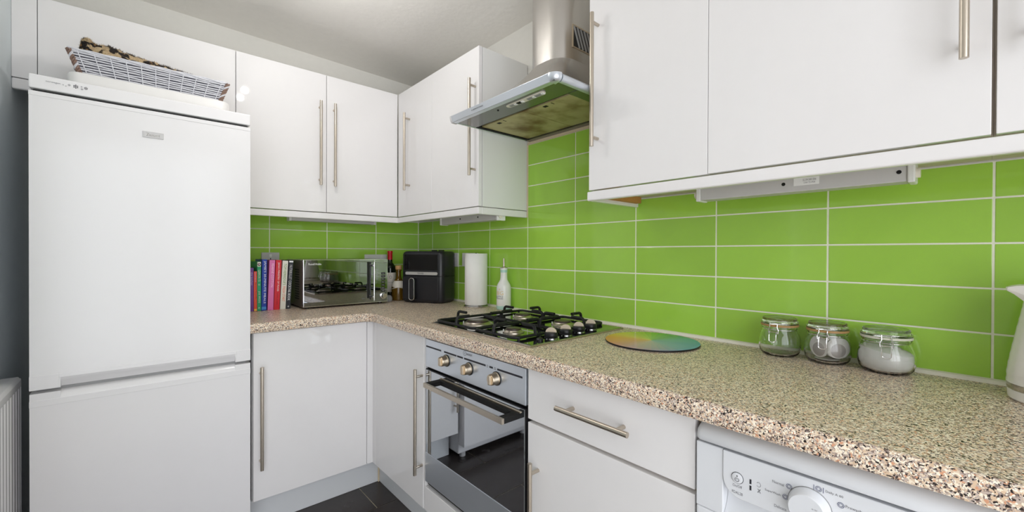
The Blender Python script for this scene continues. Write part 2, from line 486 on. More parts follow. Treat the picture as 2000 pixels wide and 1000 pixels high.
# floor tiles: 600 x 300, running bond, stopped out of view where the added pale floor begins
GX, GY, TW, TH = -0.6075, -0.718, 0.60, 0.30
ft = MB().box(-TW / 2 + 0.002, TW / 2 - 0.002, -TH / 2 + 0.002, TH / 2 - 0.002, -0.003, 0.0).mesh('floor_tile', True, 0.0008, 1)
ft.materials.append(M['floor'])
row = 0
for j in range(-10, 3):
    yc = GY - TH / 2 + (j + 1) * TH + 0.0
    off = 0.0 if (j % 2 == 0) else TW / 2
    for i in range(-6, 3):
        xc = GX + TW / 2 + i * TW + off
        if xc - TW / 2 > 0.05 or xc + TW / 2 < XW or yc - TH / 2 > 0.05: continue
        if xc + TW / 2 < XL - 0.5 and yc > YR: continue
        if yc < -2.2: continue
        t = link('tile', ft, f); t.location = (xc, yc, 0)

fd = MB().box(XW, 0.0, YF, GY - 5 * TH, -0.0029, -0.0003).build('floor_bounce', mat('bounce_pale', rgb(208, 203, 196), 0.4, nscale=6, ncol=0.08, stretch=(1, 8, 1)))  # unseen pale floor, added to bounce light up to lower doors and ceiling
struct(fd)
wr = MB().box(0.0025, 0.12, YF - 0.1, 0.12, -0.05, 2.6).build('wall_right', 'wall'); struct(wr)
wb = MB().box(XL - 0.12, 0.0025, 0.0025, 0.12, -0.05, 2.6).build('wall_back', 'wall'); struct(wb)
wl = MB().box(XL - 0.12, XL, YR, 0.0025, -0.05, 2.6).build('wall_left', 'wall_left'); struct(wl)
wn = MB().box(XW, XL - 0.12, YR, YR + 0.12, -0.05, 2.6).build('wall_north', 'wall_far'); struct(wn)
ww = MB().box(XW - 0.12, XW, YF - 0.14, YR + 0.12, -0.05, 2.6).build('wall_west', 'wall_far'); struct(ww)
b = MB()
def solid(x0, x1, z0, z1): b.box(x0, x1, YF - 0.14, YF, z0, z1)
solid(XW, PAT[0], -0.05, 2.6); solid(PAT[1], 0.0025, -0.05, 2.6)
for O in (PAT,): solid(O[0], O[1], -0.05, O[2]); solid(O[0], O[1], O[3], 2.6)
struct(b.build('wall_front', 'wall'))
b = MB()
xs = [XW - 0.12 + k * (0.12 - XW + 0.12) / 12 for k in range(13)]
rings = [[(x, YF - 0.14, ceil_z(x)), (x, 0.12, ceil_z(x)), (x, 0.12, 2.75), (x, YF - 0.14, 2.75)] for x in xs]
b.loft(rings)
struct(b.build('ceiling', 'ceil'))

# added glazing behind the camera, spread wide for even light
def glazing(name, O, n, west=False):
    w0 = (XW - 0.05) if west else (YF - 0.05)
    t = bpy.data.objects.new(name, None); COL.objects.link(t); struct(t)
    t.location = (w0, (O[0] + O[1]) / 2, O[2]) if west else ((O[0] + O[1]) / 2, w0, O[2])
    fw = 0.055
    def bb(nm, m, a0, a1, d0, d1, z0, z1, bv=0.0):
        if west: box(nm, m, t, w0 + d0, w0 + d1, a0, a1, z0, z1, bv)
        else: box(nm, m, t, a0, a1, w0 + d0, w0 + d1, z0, z1, bv)
    bb('frame_rail', 'pvc', O[0], O[1], -0.03, 0.03, O[2], O[2] + fw, 0.004)
    bb('frame_rail', 'pvc', O[0], O[1], -0.03, 0.03, O[3] - fw, O[3], 0.004)
    for k in range(n + 1):
        am = min(max(O[0] + (O[1] - O[0]) * k / n, O[0] + fw / 2), O[1] - fw / 2)
        bb('frame_stile', 'pvc', am - fw / 2, am + fw / 2, -0.028, 0.028, O[2] + fw, O[3] - fw, 0.004)
    for k in range(n):
        a = O[0] + (O[1] - O[0]) * k / n; c = O[0] + (O[1] - O[0]) * (k + 1) / n
        bb('pane', 'pane', a + fw * 0.5, c - fw * 0.5, -0.002, 0.002, O[2] + fw, O[3] - fw)
    return t
glazing('added_glazing', PAT, 4)

# ---- wall tiles
P, H, Z0 = 0.303, 0.1022, 1.2225            # pitch along the wall, pitch in height, one bed joint
G = 0.0042
Y0 = -0.1892; XB = -0.3035
rows = [(Z0 + k * H, Z0 + (k + 1) * H) for k in range(-3, 6)]
tile_cache = {}
def tile_mesh(wd, ht, side):
    key = (round(wd, 4), round(ht, 4), side)
    if key not in tile_cache:
        b = MB()
        if side == 'r': b.box(0, 0.0035, -wd / 2, wd / 2, -ht / 2, ht / 2)
        else: b.box(-wd / 2, wd / 2, 0, 0.0035, -ht / 2, ht / 2)
        me = b.mesh('tile', True, 0.0012, 2); me.materials.append(M['tile'])
        tile_cache[key] = me
    return tile_cache[key]
def put_tile(parent, side, a0, a1, z0, z1):
    wd = abs(a1 - a0) - G; ht = z1 - z0 - G
    if wd < 0.01 or ht < 0.01: return
    o = link('tile', tile_mesh(wd, ht, side), parent)
    c = (a0 + a1) / 2; zc = (z0 + z1) / 2
    o.location = (0, c, zc) if side == 'r' else (c, 0, zc)
cols = [(-0.0035, Y0)] + [(Y0 - n * P, max(Y0 - (n + 1) * P, YF + 0.002)) for n in range(0, 12)]
ZTOP, ZHOOD = 1.407, 1.7335
for (a0, a1) in cols:
    mid = (a0 + a1) / 2
    hood = -1.72 < mid < -1.095
    for (z0, z1) in rows:
        zt = ZHOOD if hood else ZTOP
        if z0 > zt - 0.012: continue
        put_tile(wr, 'r', a0, a1, z0, min(z1, zt))
MB().box(0.0012, 0.0026, 0.0, YF + 0.001, 0.905, ZTOP).box(0.0012, 0.0026, -1.096, -1.71, ZTOP, ZHOOD).build('grout', 'grout', wr)
bc = [(-0.0, XB)] + [(XB - n * P, XB - (n + 1) * P) for n in range(0, 4)]
for (a0, a1) in bc:
    for (z0, z1) in rows:
        if z0 > ZTOP - 0.012: continue
        put_tile(wb, 'b', a0, max(a1, -1.2), z0, min(z1, ZTOP))
MB().box(-1.2, 0.0026, 0.0012, 0.0026, 0.905, ZTOP).build('grout', 'grout', wb)
# silicone beads
ZW = 0.908
b = MB().prism([(0.001, ZW), (-0.011, ZW), (-0.007, ZW + 0.008), (0.001, ZW + 0.0105)], 'y', -0.002, YF + 0.002)
struct(b.build('trim_1', 'seal', None))
b = MB().prism([(0.001, ZW), (-0.009, ZW), (-0.006, ZW + 0.007), (0.001, ZW + 0.0095)], 'x', -1.12, -0.008)
struct(b.build('trim_2', 'seal', None))
b = MB().box(-0.004, 0.001, -1.098, -1.711, ZHOOD - 0.001, ZHOOD + 0.011)
struct(b.build('trim_3', 'seal_y', None))
b = MB().box(-0.004, 0.001, -1.0955, -1.099, 1.374, ZHOOD)
struct(b.build('trim_4', 'seal_y', None))

# ================================================================= CABINETS
DT = 0.019
def handle(parent, axis, p, a0, a1, off, dirv, r=0.0068):
    """bar handle as a child of a door: p = point on the door face (without the running axis), off = stand-off"""
    h = MB()
    px, py, pz = p
    d = Vector(dirv)
    def pt(a, o):
        q = Vector(p) + d * o
        if axis == 'z': q.z = a
        else: q.y = a
        return q
    h.tube([pt(a0, off), pt(a0, off) * 0.999 + pt(a1, off) * 0.001, pt(a1, off)], r, 14)
    o = h.build('handle', 'steel_h', parent, True)
    L = abs(a1 - a0)
    e = 0.032 if L < 0.3 else 0.03
    s = 1 if a1 > a0 else -1
    for a in (a0 + s * e, a1 - s * e):
        MB().cyl(pt(a, 0.0), pt(a, off), r * 0.78, 12).build('handle_post', 'steel_h', parent, True)
    return o
def wall_cab(name, label, x0, x1, y0, y1, z0, z1, group=None):
    return thing(name, label, 'cabinet', ((x0 + x1) / 2, (y0 + y1) / 2, z0), 0, group)
DZ0, DZ1 = 1.4095, 2.130
HZ0, HZ1 = 1.5465, 1.982
def hollow(name, m, parent, x0, x1, y0, y1, z0, z1, t=0.016):
    """carcass: sides, top, bottom, back"""
    b = MB()
    b.box(x0, x1, y0, y1, z1 - t, z1).box(x0, x1, y0, y1, z0, z0 + t)
    b.box(x0, x0 + t, y0, y1, z0 + t, z1 - t).box(x1 - t, x1, y0, y1, z0 + t, z1 - t)
    b.box(x0 + t, x1 - t, max(y0, y1) - 0.004, max(y0, y1), z0 + t, z1 - t)
    return b.build(name, m, parent)
# back wall: over-fridge cabinet
c = wall_cab('wall_cabinet', 'white gloss wall cabinet above the fridge freezer, one wide door without a handle', -1.719, -1.1085, -0.3, 0, 1.822, 2.13)
box('body', 'carcass', c, -1.719, -1.1085, -0.279, -0.001, 1.8235, 2.128)
box('door', 'door', c, -1.7185, -1.1092, -0.30, -0.281, 1.822, 2.130, 0.0012)
tag(box('filler_panel', 'door', None, XL + 0.0005, -1.7205, -0.298, -0.279, 1.822, 2.130, 0.001), 'narrow white filler strip between the left wall and the over-fridge cabinet', 'panel')
tag(box('light_pelmet', 'door', None, XL + 0.0005, -1.1085, -0.298, -0.277, 1.781, 1.8195, 0.004), 'white pelmet strip under the over-fridge cabinet', 'pelmet')
# back wall: double cabinet
c = wall_cab('wall_cabinet', 'white gloss two-door wall cabinet above the microwave', -1.107, -0.302, -0.3, 0, DZ0, DZ1)
box('body', 'carcass', c, -1.107, -0.304, -0.279, -0.001, DZ0 + 0.001, DZ1 - 0.001)
d = box('door', 'door', c, -1.1068, -0.7062, -0.30, -0.281, DZ0, DZ1, 0.0012)
handle(d, 'z', (-0.7405, -0.30, 0), HZ0, HZ1, 0.028, (0, -1, 0))
d = box('door', 'door', c, -0.7035, -0.3035, -0.30, -0.281, DZ0, DZ1, 0.0012)
handle(d, 'z', (-0.6685, -0.30, 0), HZ0, HZ1, 0.028, (0, -1, 0))
# right wall: corner cabinet
c = wall_cab('wall_cabinet', 'white gloss corner wall cabinet left of the extractor hood', -0.3, 0, -1.093, -0.303, DZ0, DZ1)
box('body', 'carcass', c, -0.278, -0.0005, -1.0928, -0.2815, DZ0 - 0.001, DZ1 - 0.001, 0.001)
d = box('door', 'door', c, -0.30, -0.281, -0.6825, -0.302, DZ0, DZ1, 0.0012)
handle(d, 'z', (-0.30, -0.4435, 0), HZ0 + 0.002, HZ1, 0.034, (-1, 0, 0))
d = box('door', 'door', c, -0.30, -0.281, -1.0915, -0.6840, DZ0, DZ1, 0.0012)
handle(d, 'z', (-0.30, -1.0655, 0), HZ0, HZ1, 0.034, (-1, 0, 0))
# right wall: cabinets beyond the hood
def open_bottom_cab(label, y0, y1):
    c = wall_cab('wall_cabinet', label, -0.3, 0, y0, y1, DZ0, DZ1)
    b = MB()
    b.box(-0.2795, -0.0005, y0, y1, DZ1 - 0.017, DZ1 - 0.001).box(-0.2795, -0.0005, y0, y1, DZ0 + 0.0, DZ0 + 0.016)
    b.box(-0.2795, -0.0005, y0, y0 - 0.016, DZ0 + 0.016, DZ1 - 0.017).box(-0.2795, -0.0005, y1 + 0.016, y1, DZ0 + 0.016, DZ1 - 0.017)
    b.build('body', 'beige_edge', c)
    return c
c = open_bottom_cab('white gloss wall cabinet right of the hood, a narrow and a wide door', -1.712, -2.6092)
d = box('door', 'door', c, -0.30, -0.281, -2.1072, -1.7115, DZ0, DZ1, 0.0012)
handle(d, 'z', (-0.30, -1.7475, 0), HZ0, HZ1, 0.034, (-1, 0, 0))
d = box('door', 'door', c, -0.30, -0.281, -2.6065, -2.1086, DZ0 + 0.001, DZ1, 0.0012)
handle(d, 'z', (-0.30, -2.5733, 0), HZ0, HZ1, 0.034, (-1, 0, 0))
c = open_bottom_cab('white gloss wall cabinet cut off by the right edge of the photo', -2.6097, -3.62)
d = box('door', 'door', c, -0.30, -0.281, -3.1145, -2.6122, DZ0 + 0.001, DZ1, 0.0012)
handle(d, 'z', (-0.30, -2.6535, 0), HZ0, HZ1, 0.034, (-1, 0, 0))
d = box('door', 'door', c, -0.30, -0.281, -3.6185, -3.1165, DZ0 + 0.001, DZ1, 0.0012)  # run on out of view to cover bright wall mirrored in the microwave
handle(d, 'z', (-0.30, -3.5835, 0), HZ0, HZ1, 0.034, (-1, 0, 0))
# light pelmets
PZ0, PZ1 = 1.3735, 1.4055
b = MB().box(-1.107, -0.279, -0.299, -0.281, PZ0, PZ1)
tag(b.build('light_pelmet', 'door', None, True, 0.004, 3), 'white pelmet strip under the two-door cabinet above the microwave', 'pelmet')
b = thing('light_pelmet', 'white pelmet strip under the corner wall cabinet left of the hood', 'pelmet', (-0.29, -0.7, PZ0))
box('front_strip', 'door', b, -0.301, -0.281, -1.0925, -0.2995, PZ0, PZ1, 0.004, 3)
box('end_strip', 'door', b, -0.281, -0.0005, -1.0925, -1.0745, PZ0, PZ1, 0.003, 3)
b = thing('light_pelmet', 'long white pelmet strip under the cabinets right of the hood', 'pelmet', (-0.29, -2.4, PZ0))
box('front_strip', 'door', b, -0.303, -0.283, -3.62, -1.705, PZ0, PZ1, 0.005, 3)
box('end_strip', 'door', b, -0.283, -0.012, -1.7235, -1.7055, PZ0, PZ1, 0.003, 3)
box('corner_block', 'wood', b, -0.26, -0.03, -1.7455, -1.7235, PZ0 + 0.012, PZ1 + 0.003)
# under-cabinet strip lights
def strip_light(label, axis, a0, a1, o0, o1, z0, z1, holes=True):
    if axis == 'y':
        t = thing('strip_light', label, 'light', ((o0 + o1) / 2, (a0 + a1) / 2, z0), 0, 'under-cabinet strip lights')
        box('housing', 'grey_lt', t, o0, o1, a0, a1, z0, z1, 0.002)
        for a, s in ((a0, -1), (a1, 1)):
            box('end_cap', 'carcass', t, o0 - 0.004, o1, a, a + s * 0.013, z0 - 0.003, z1, 0.003)
            MB().cyl((o0 + 0.012, a + s * 0.013, z0 + 0.018), (o0 + 0.012, a + s * 0.02, z0 + 0.018), 0.011, 16).build('tube_socket', 'cream', t, True)
        for k in ((0.03, 0.522) if holes else (0.3, 0.62)):
            a = a0 + (a1 - a0) * k
            MB().cyl((o0 + 0.001, a, (z0 + z1) / 2 - 0.004), (o0 - 0.0006, a, (z0 + z1) / 2 - 0.004), 0.0045, 12).build('screw_hole', 'dark', t)
        return t
    t = thing('strip_light', label, 'light', ((a0 + a1) / 2, (o0 + o1) / 2, z0), 0, 'under-cabinet strip lights')
    box('housing', 'grey_lt', t, a0, a1, o0, o1, z0, z1, 0.002)
    for a, s in ((a0, -1), (a1, 1)):
        box('end_cap', 'carcass', t, a, a + s * 0.013, o0 - 0.004, o1, z0 - 0.002, z1, 0.003)
    return t
t = strip_light('long grey strip light under the cabinet right of the hood, above the jars', 'y', -2.487, -2.035, -0.178, -0.128, 1.3565, 1.4085)
box('sticker', 'white_ink', t, -0.1786, -0.178, -2.328, -2.274, 1.371, 1.391)
text('SLL13W 240V~50Hz', 'sticker_print', 'ink_grey', t, (-0.1789, -2.308, 1.384), (0, -1, 0), (0, 0, 1), w=0.028, h=0.005)
text('13W T5 IP20', 'sticker_print', 'ink_grey', t, (-0.1789, -2.308, 1.377), (0, -1, 0), (0, 0, 1), w=0.024, h=0.004)
strip_light('short strip light under the corner wall cabinet, above the kitchen roll', 'y', -1.062, -0.575, -0.172, -0.125, 1.3555, 1.4075, False)
strip_light('slim strip light under the cabinet above the microwave', 'x', -0.845, -0.40, -0.19, -0.14, 1.3655, 1.4085)

# ================================================================= BASE UNITS
FX = -0.585; FY = -0.6125                      # door faces: right run, back run
BZ0, BZ1 = 0.166, 0.862
# back run
c = thing('base_cabinet', 'white gloss base cabinet under the microwave, beside the fridge freezer', 'cabinet', (-0.85, -0.3, 0.15))
box('body', 'carcass', c, -1.0935, -0.6135, -0.592, -0.002, 0.158, 0.866)
d = box('door', 'door', c, -1.0915, -0.6150, FY, FY + DT, BZ0, BZ1, 0.0012)
handle(d, 'z', (-1.0655, FY, 0), 0.3025, 0.726, 0.034, (0, -1, 0))
tag(MB().box(-0.6125, -0.566, -0.6125, -0.596, BZ0, BZ1).box(-0.585, -0.566, -0.6465, -0.6125, BZ0, BZ1).build('corner_post', 'door', None, True, 0.001),
    'white corner post between the two base cabinet doors', 'post')
# right run corner unit
c = thing('base_cabinet', 'white gloss corner base cabinet left of the oven', 'cabinet', (-0.3, -0.85, 0.15))
box('body', 'carcass', c, -0.564, -0.002, -1.1105, -0.6135, 0.158, 0.866)
d = box('door', 'door', c, FX, FX + DT, -1.1075, -0.6480, BZ0, BZ1, 0.0012)
handle(d, 'z', (FX, -1.1005, 0), 0.309, 0.7315, 0.034, (-1, 0, 0))
box('end_panel', 'door', c, FX + 0.002, -0.564, -1.1185, -1.109, BZ0, 0.866, 0.001)
# plinths
tag(box('plinth', 'plinth', None, -1.1, -0.5035, -0.503, -0.487, 0.001, 0.157, 0.001), 'white plinth board under the back base cabinet', 'plinth')
tag(box('plinth', 'plinth', None, -0.503, -0.487, -2.2135, -0.503, 0.001, 0.157, 0.001), 'long white plinth board under the oven and drawer units', 'plinth')
tag(MB().cyl((-0.507, -0.507, 0.001), (-0.507, -0.507, 0.155), 0.004, 10).build('plinth_corner', 'seal_y', None, True), 'beige joint strip in the plinth corner', 'trim')
# oven housing
c = thing('oven_housing', 'white filler panel and housing under the built-in oven', 'cabinet', (-0.3, -1.415, 0.15))
box('body', 'carcass', c, -0.54, -0.002, -1.713, -1.1195, 0.158, 0.262)
box('panel', 'door', c, FX, FX + DT, -1.7135, -1.1235, BZ0, 0.262, 0.0012)
# drawer unit
c = thing('drawer_unit', 'white gloss unit with one drawer and a door, between oven and dishwasher', 'cabinet', (-0.3, -1.96, 0.15))
box('body', 'beige_edge', c, -0.564, -0.002, -2.2115, -1.7165, 0.158, 0.866)
d = box('drawer', 'door', c, FX, FX + DT, -2.2105, -1.7165, 0.7125, 0.8625, 0.0012)
handle(d, 'y', (FX, 0, 0.7892), -1.8555, -2.0735, 0.034, (-1, 0, 0))
d = box('door', 'door', c, FX, FX + DT, -2.2105, -1.7165, BZ0, 0.7025, 0.0012)
handle(d, 'z', (FX, -1.7595, 0), 0.18, 0.6065, 0.034, (-1, 0, 0))

c = thing('base_cabinet', 'white gloss base cabinet added out of view beyond the dishwasher', 'cabinet', (-0.3, -3.28, 0.0))  # unseen unit, added to keep a bright wall out of the microwave mirror
box('body', 'carcass', c, -0.564, -0.002, -3.74, -2.8165, 0.158, 0.866)
box('plinth_board', 'plinth', c, -0.503, -0.487, -3.74, -2.8165, 0.001, 0.157)
for (a, q) in ((-2.818, -3.277), (-3.279, -3.738)):
    d = box('door', 'door', c, FX, FX + DT, q, a, BZ0, BZ1, 0.0012)
    handle(d, 'z', (FX, -3.278 + (0.04 if a > -3 else -0.04), 0), 0.309, 0.7315, 0.034, (-1, 0, 0))
# ---- worktop
def worktop():
    XF, YB = -0.617, -0.650
    path = [(-1.1075, YB)]
    rc = 0.045
    ctr = (XF - rc, YB - rc)
    for k in range(9):
        a = PI / 2 - (PI / 2) * k / 8
        path.append((ctr[0] + rc * math.cos(a), ctr[1] + rc * math.sin(a)))
    path.append((XF, -3.745))
    nrm = [(0, -1)] + [(-math.cos(PI / 2 - (PI / 2) * k / 8), -math.sin(PI / 2 - (PI / 2) * k / 8)) for k in range(9)] + [(-1, 0)]
    prof = [(-0.02, ZW - 0.040), (-0.006, ZW - 0.040), (-0.0018, ZW - 0.0382), (0, ZW - 0.034)]
    for k in range(0, 7):
        a = (PI / 2) * k / 6
        prof.append((-0.014 + 0.014 * math.cos(a), ZW - 0.014 + 0.014 * math.sin(a)))
    n = len(path); b = MB()
    for (o, z) in prof:
        for i in range(n): b.v.append((path[i][0] + nrm[i][0] * o, path[i][1] + nrm[i][1] * o, z))
    for k in range(len(prof) - 1):
        for i in range(n - 1):
            a = k * n + i; b.f.append((a, a + 1, a + 1 + n, a + n))
    for base, z in (((len(prof) - 1) * n, ZW), (0, ZW - 0.040)):
        j = len(b.v)
        b.v += [(-0.001, -3.745, z), (-0.001, -0.001, z), (-1.1075, -0.001, z)]
        b.f.append(tuple(range(base, base + n)) + (j, j + 1, j + 2))
    last = (len(prof) - 1) * n
    j = len(b.v) - 6                      # top: j,j+1,j+2  bottom: j+3..
    b.f.append((j, j + 1, j + 4, j + 3)); b.f.append((j + 1, j + 2, j + 5, j + 4))
    # end faces
    b.f.append(tuple(k * n for k in range(len(prof))) + (j + 2, j + 5))
    b.f.append(tuple(k * n + n - 1 for k in range(len(prof))) + (j, j + 3))
    return b
tag(worktop().build('worktop', 'worktop', None, True), 'speckled beige granite-effect worktop running round the corner', 'worktop')

# ================================================================= FRIDGE FREEZER
def fridge():
    x0, x1 = -1.694, -1.108
    yf = -0.650
    t = thing('fridge_freezer', 'tall white fridge freezer standing at the left', 'fridge freezer', ((x0 + x1) / 2, -0.33, 0))
    box('body', 'appl', t, x0 + 0.002, x1 - 0.002, -0.588, -0.035, 0.03, 1.742, 0.006)
    box('top_trim', 'appl', t, x0, x1, yf - 0.004, -0.58, 1.702, 1.7455, 0.004, 3)
    box('gap_strip', 'dark', t, x0 + 0.006, x1 - 0.006, yf + 0.022, -0.6, 1.692, 1.703)
    xa, xb = -1.628, -1.158              # hand grip between
    def door(name, z0, z1, grip):
        """profile prisms; grip = 'low' or 'high' edge scooped between xa and xb"""
        b = MB()
        e = 0.034
        if grip == 'low':
            b.box(x0, x1, yf, -0.592, z0 + e, z1)
            full = [(yf, z0), (-0.592, z0), (-0.592, z0 + e), (yf, z0 + e)]
            mid = [(yf, z0 + 0.030), (yf + 0.006, z0 + 0.020), (yf + 0.022, z0), (-0.592, z0), (-0.592, z0 + e), (yf, z0 + e)]
        else:
            b.box(x0, x1, yf, -0.592, z0, z1 - e)
            full = [(yf, z1 - e), (-0.592, z1 - e), (-0.592, z1), (yf, z1)]
            mid = [(yf, z1 - e), (-0.592, z1 - e), (-0.592, z1), (yf + 0.026, z1), (yf + 0.010, z1 - 0.006), (yf, z1 - 0.020)]
        b.prism(full, 'x', x0, xa).prism(full, 'x', xb, x1)
        b.prism(mid, 'x', xa, xb)
        return b.build(name, 'appl', t, True)
    u = door('door', 0.7635, 1.694, 'low')
    l = door('door', 0.09, 0.7525, 'high')
    box('door_cap', 'appl', u, x0 - 0.0006, xa - 0.004, yf - 0.0012, yf + 0.02, 0.7640, 0.808, 0.0008)
    box('door_cap', 'appl', u, xb + 0.004, x1 + 0.0006, yf - 0.0012, yf + 0.02, 0.7640, 0.808, 0.0008)
    box('door_cap', 'appl', u, xa - 0.004, xb + 0.004, yf - 0.0012, yf + 0.02, 0.7950, 0.808, 0.0008)
    box('door_cap', 'appl', u, x0 - 0.0006, x1 + 0.0006, yf - 0.0012, yf + 0.02, 1.680, 1.694, 0.0008)
    box('door_cap', 'appl', l, x0 - 0.0006, x1 + 0.0006, yf - 0.0012, yf + 0.02, 0.7105, 0.731, 0.0008)
    box('door_seal', 'grey', t, x0 + 0.012, x1 - 0.012, yf + 0.03, -0.585, 0.7525, 0.7635)
    bd = box('badge', 'grey_lt', u, -1.4318, -1.3745, yf - 0.0025, yf, 1.598, 1.6195, 0.001)
    text('Zanussi', 'badge_lettering', 'chrome', bd, (-1.4035, yf - 0.0029, 1.6085), (1, 0, 0), (0, 0, 1), w=0.036, h=0.0095)
    text('norwegen', 'printed_name', 'ink_grey', t, (-1.642, yf - 0.0046, 1.7275), (1, 0, 0), (0, 0, 1), w=0.031, h=0.0052)
    # printed snowflakes
    def flake(x, z, r, m):
        b = MB()
        y = yf - 0.0046
        for k in range(6):
            a = k * PI / 3 + PI / 6
            cx, cz = x + r * 0.68 * math.cos(a), z + r * 0.68 * math.sin(a)
            q = r * 0.27
            pts = [(cx + q * math.cos(s), y, cz + q * math.sin(s)) for s in [j * PI / 3 for j in range(6)]]
            i = len(b.v); b.v += pts; b.f.append(tuple(range(i, i + 6)))
        pts = [(x + r * 0.3 * math.cos(s), y, z + r * 0.3 * math.sin(s)) for s in [j * PI / 3 for j in range(6)]]
        i = len(b.v); b.v += pts; b.f.append(tuple(range(i, i + 6)))
        b.build('printed_snowflake', m, t)
    for (x, z, r, m) in ((-1.6205, 1.7268, 0.0018, 'ink_grey'), (-1.6145, 1.7245, 0.0018, 'ink_grey'), (-1.607, 1.7295, 0.0035, 'ink_grey'),
                         (-1.5925, 1.7285, 0.0066, 'ink'), (-1.5795, 1.7310, 0.0024, 'ink_grey'), (-1.5785, 1.7235, 0.0034, 'ink_grey'), (-1.5695, 1.7285, 0.005, 'ink')):
        flake(x, z, r, m)
    for x in (x0 + 0.05, x1 - 0.05):
        for y in (-0.56, -0.08):
            MB().cyl((x, y, 0.0), (x, y, 0.032), 0.018, 16).build('foot', 'grey_lt', t, True)
    return t
fridge()

# tray on the fridge
b = MB()
rings = []
for (sx, z) in ((-0.006, 1.7465), (0.0, 1.752), (0.0, 1.788), (-0.004, 1.795), (-0.012, 1.797)):
    rings.append([(x, y, z) for (x, y) in rrect(0.452 + 2 * sx, 0.30 + 2 * sx, 0.035 + sx, 0.035 + sx, 6, -1.394, -0.45)])
b.loft(rings)
tag(b.build('serving_tray', 'tray', None, True), 'cream tray with rounded corners lying on the fridge freezer, under the basket', 'tray')

# basket
def basket():
    zb, zt = 1.7975, 1.872
    t = thing('wicker_basket', 'low grey-washed wicker basket on top of the fridge freezer', 'basket', (-1.394, -0.44, zb))
    def rect(k):                       # k 0..1 bottom to top
        xa = -1.590 - 0.026 * k; xb = -1.198 + 0.024 * k
        ya = -0.560 - 0.018 * k; yb = -0.335 + 0.018 * k
        return xa, xb, ya, yb
    bt = MB().box(-1.588, -1.200, -0.558, -0.337, zb + 0.001, zb + 0.006).build('base', 'wicker', t)
    # horizontal weave, each strand wavers in and out of the stakes
    nr = 9
    b = MB(); b2 = MB()
    for r in range(nr):
        k = (r + 0.5) / nr
        xa, xb, ya, yb = rect(k); z = zb + 0.006 + (zt - zb - 0.008) * k
        rad = 0.0026 + 0.0004 * random.random()
        ph = r % 2
        def wave(n, s):
            return (0.0012 if (s + ph) % 2 == 0 else -0.0012)
        for side in ('f', 'b'):
            n = 20; pth = []
            for j in range(n + 1):
                x = xa + (xb - xa) * j / n
                y = (ya if side == 'f' else yb) + wave(n, j // 2)
                pth.append((x, y, z + 0.0008 * math.sin(j * 0.9 + r * 1.7)))
            b.tube(pth, rad, 6)
        for side in ('l', 'r'):
            n = 14; pth = []
            for j in range(n + 1):
                y = ya + (yb - ya) * j / n
                x = (xa if side == 'l' else xb) + wave(n, j // 2)
                pth.append((x, y, z + 0.0014 * math.sin(j * 1.1 + r)))
            b2.tube(pth, rad, 6)
    w1 = b.build('weave', 'wicker', t, True); w1['kind'] = 'stuff'
    w2 = b2.build('end_weave', 'wicker_b', t, True); w2['kind'] = 'stuff'
    xa0, xb0, ya0, yb0 = rect(0); xa1, xb1, ya1, yb1 = rect(1)
    iw = MB(); g = 0.0065
    for (p0, q0, p1, q1) in (((xa0 + g, ya0 + g), (xb0 - g, ya0 + g), (xa1 + g, ya1 + g), (xb1 - g, ya1 + g)), ((xa0 + g, yb0 - g), (xb0 - g, yb0 - g), (xa1 + g, yb1 - g), (xb1 - g, yb1 - g)),
                             ((xa0 + g, ya0 + g), (xa0 + g, yb0 - g), (xa1 + g, ya1 + g), (xa1 + g, yb1 - g)), ((xb0 - g, ya0 + g), (xb0 - g, yb0 - g), (xb1 - g, ya1 + g), (xb1 - g, yb1 - g))):
        for r in range(14):
            k = (r + 0.5) / 14
            A = Vector(p0).lerp(Vector(p1), k); B = Vector(q0).lerp(Vector(q1), k)
            iw.tube([(A.x, A.y, zb + 0.004 + (zt - zb - 0.006) * k), (B.x, B.y, zb + 0.004 + (zt - zb - 0.006) * k)], 0.0029, 6)
    w3 = iw.build('inner_weave', 'wicker_shade', t, True); w3['kind'] = 'stuff'
    for j in range(11):
        f = (j + 0.5) / 11
        for (y0_, y1_) in ((ya0 - 0.003, ya1 - 0.003), (yb0 + 0.003, yb1 + 0.003)):
            MB().tube([(xa0 + (xb0 - xa0) * f, y0_, zb + 0.002), (xa1 + (xb1 - xa1) * f, y1_, zt)], 0.0015, 6).build('stake', 'wicker', t, True)
    for (xq0, xq1) in ((xa0, xa1), (xb0, xb1)):
        for j in range(5):
            f = (j + 0.5) / 5
            MB().tube([(xq0, ya0 + (yb0 - ya0) * f, zb + 0.002), (xq1, ya1 + (yb1 - ya1) * f, zt)], 0.0015, 6).build('stake', 'wicker_b', t, True)
        for (yq0, yq1) in ((ya0, ya1), (yb0, yb1)):
            for q in range(4):
                pth = [(xq0 + (xq1 - xq0) * k / 14 + 0.0055 * math.cos(k * 1.0 + q * PI / 2), yq0 + (yq1 - yq0) * k / 14 + 0.0055 * math.sin(k * 1.0 + q * PI / 2), zb + 0.003 + (zt - zb - 0.003) * k / 14) for k in range(15)]
                MB().tube(pth, 0.0034, 6).build('corner_braid', 'wicker' if q == 0 else 'wicker_b', t, True)
    # twisted rim
    loop = [(xa1, ya1), (xb1, ya1), (xb1, yb1), (xa1, yb1)]
    for s in range(3):
        pth = []
        for e in range(4):
            p, q = loop[e], loop[(e + 1) % 4]
            n = 30 if e % 2 == 0 else 16
            for j in range(n):
                f = j / n; ph = (j * 0.5 + s * 2 * PI / 3)
                pth.append((p[0] + (q[0] - p[0]) * f + 0.003 * math.cos(ph), p[1] + (q[1] - p[1]) * f + 0.003 * math.cos(ph), zt + 0.002 + 0.0032 * math.sin(ph)))
        MB().tube(pth, 0.003, 6, closed=True).build('rim', 'wicker', t, True)
    return t
basket()
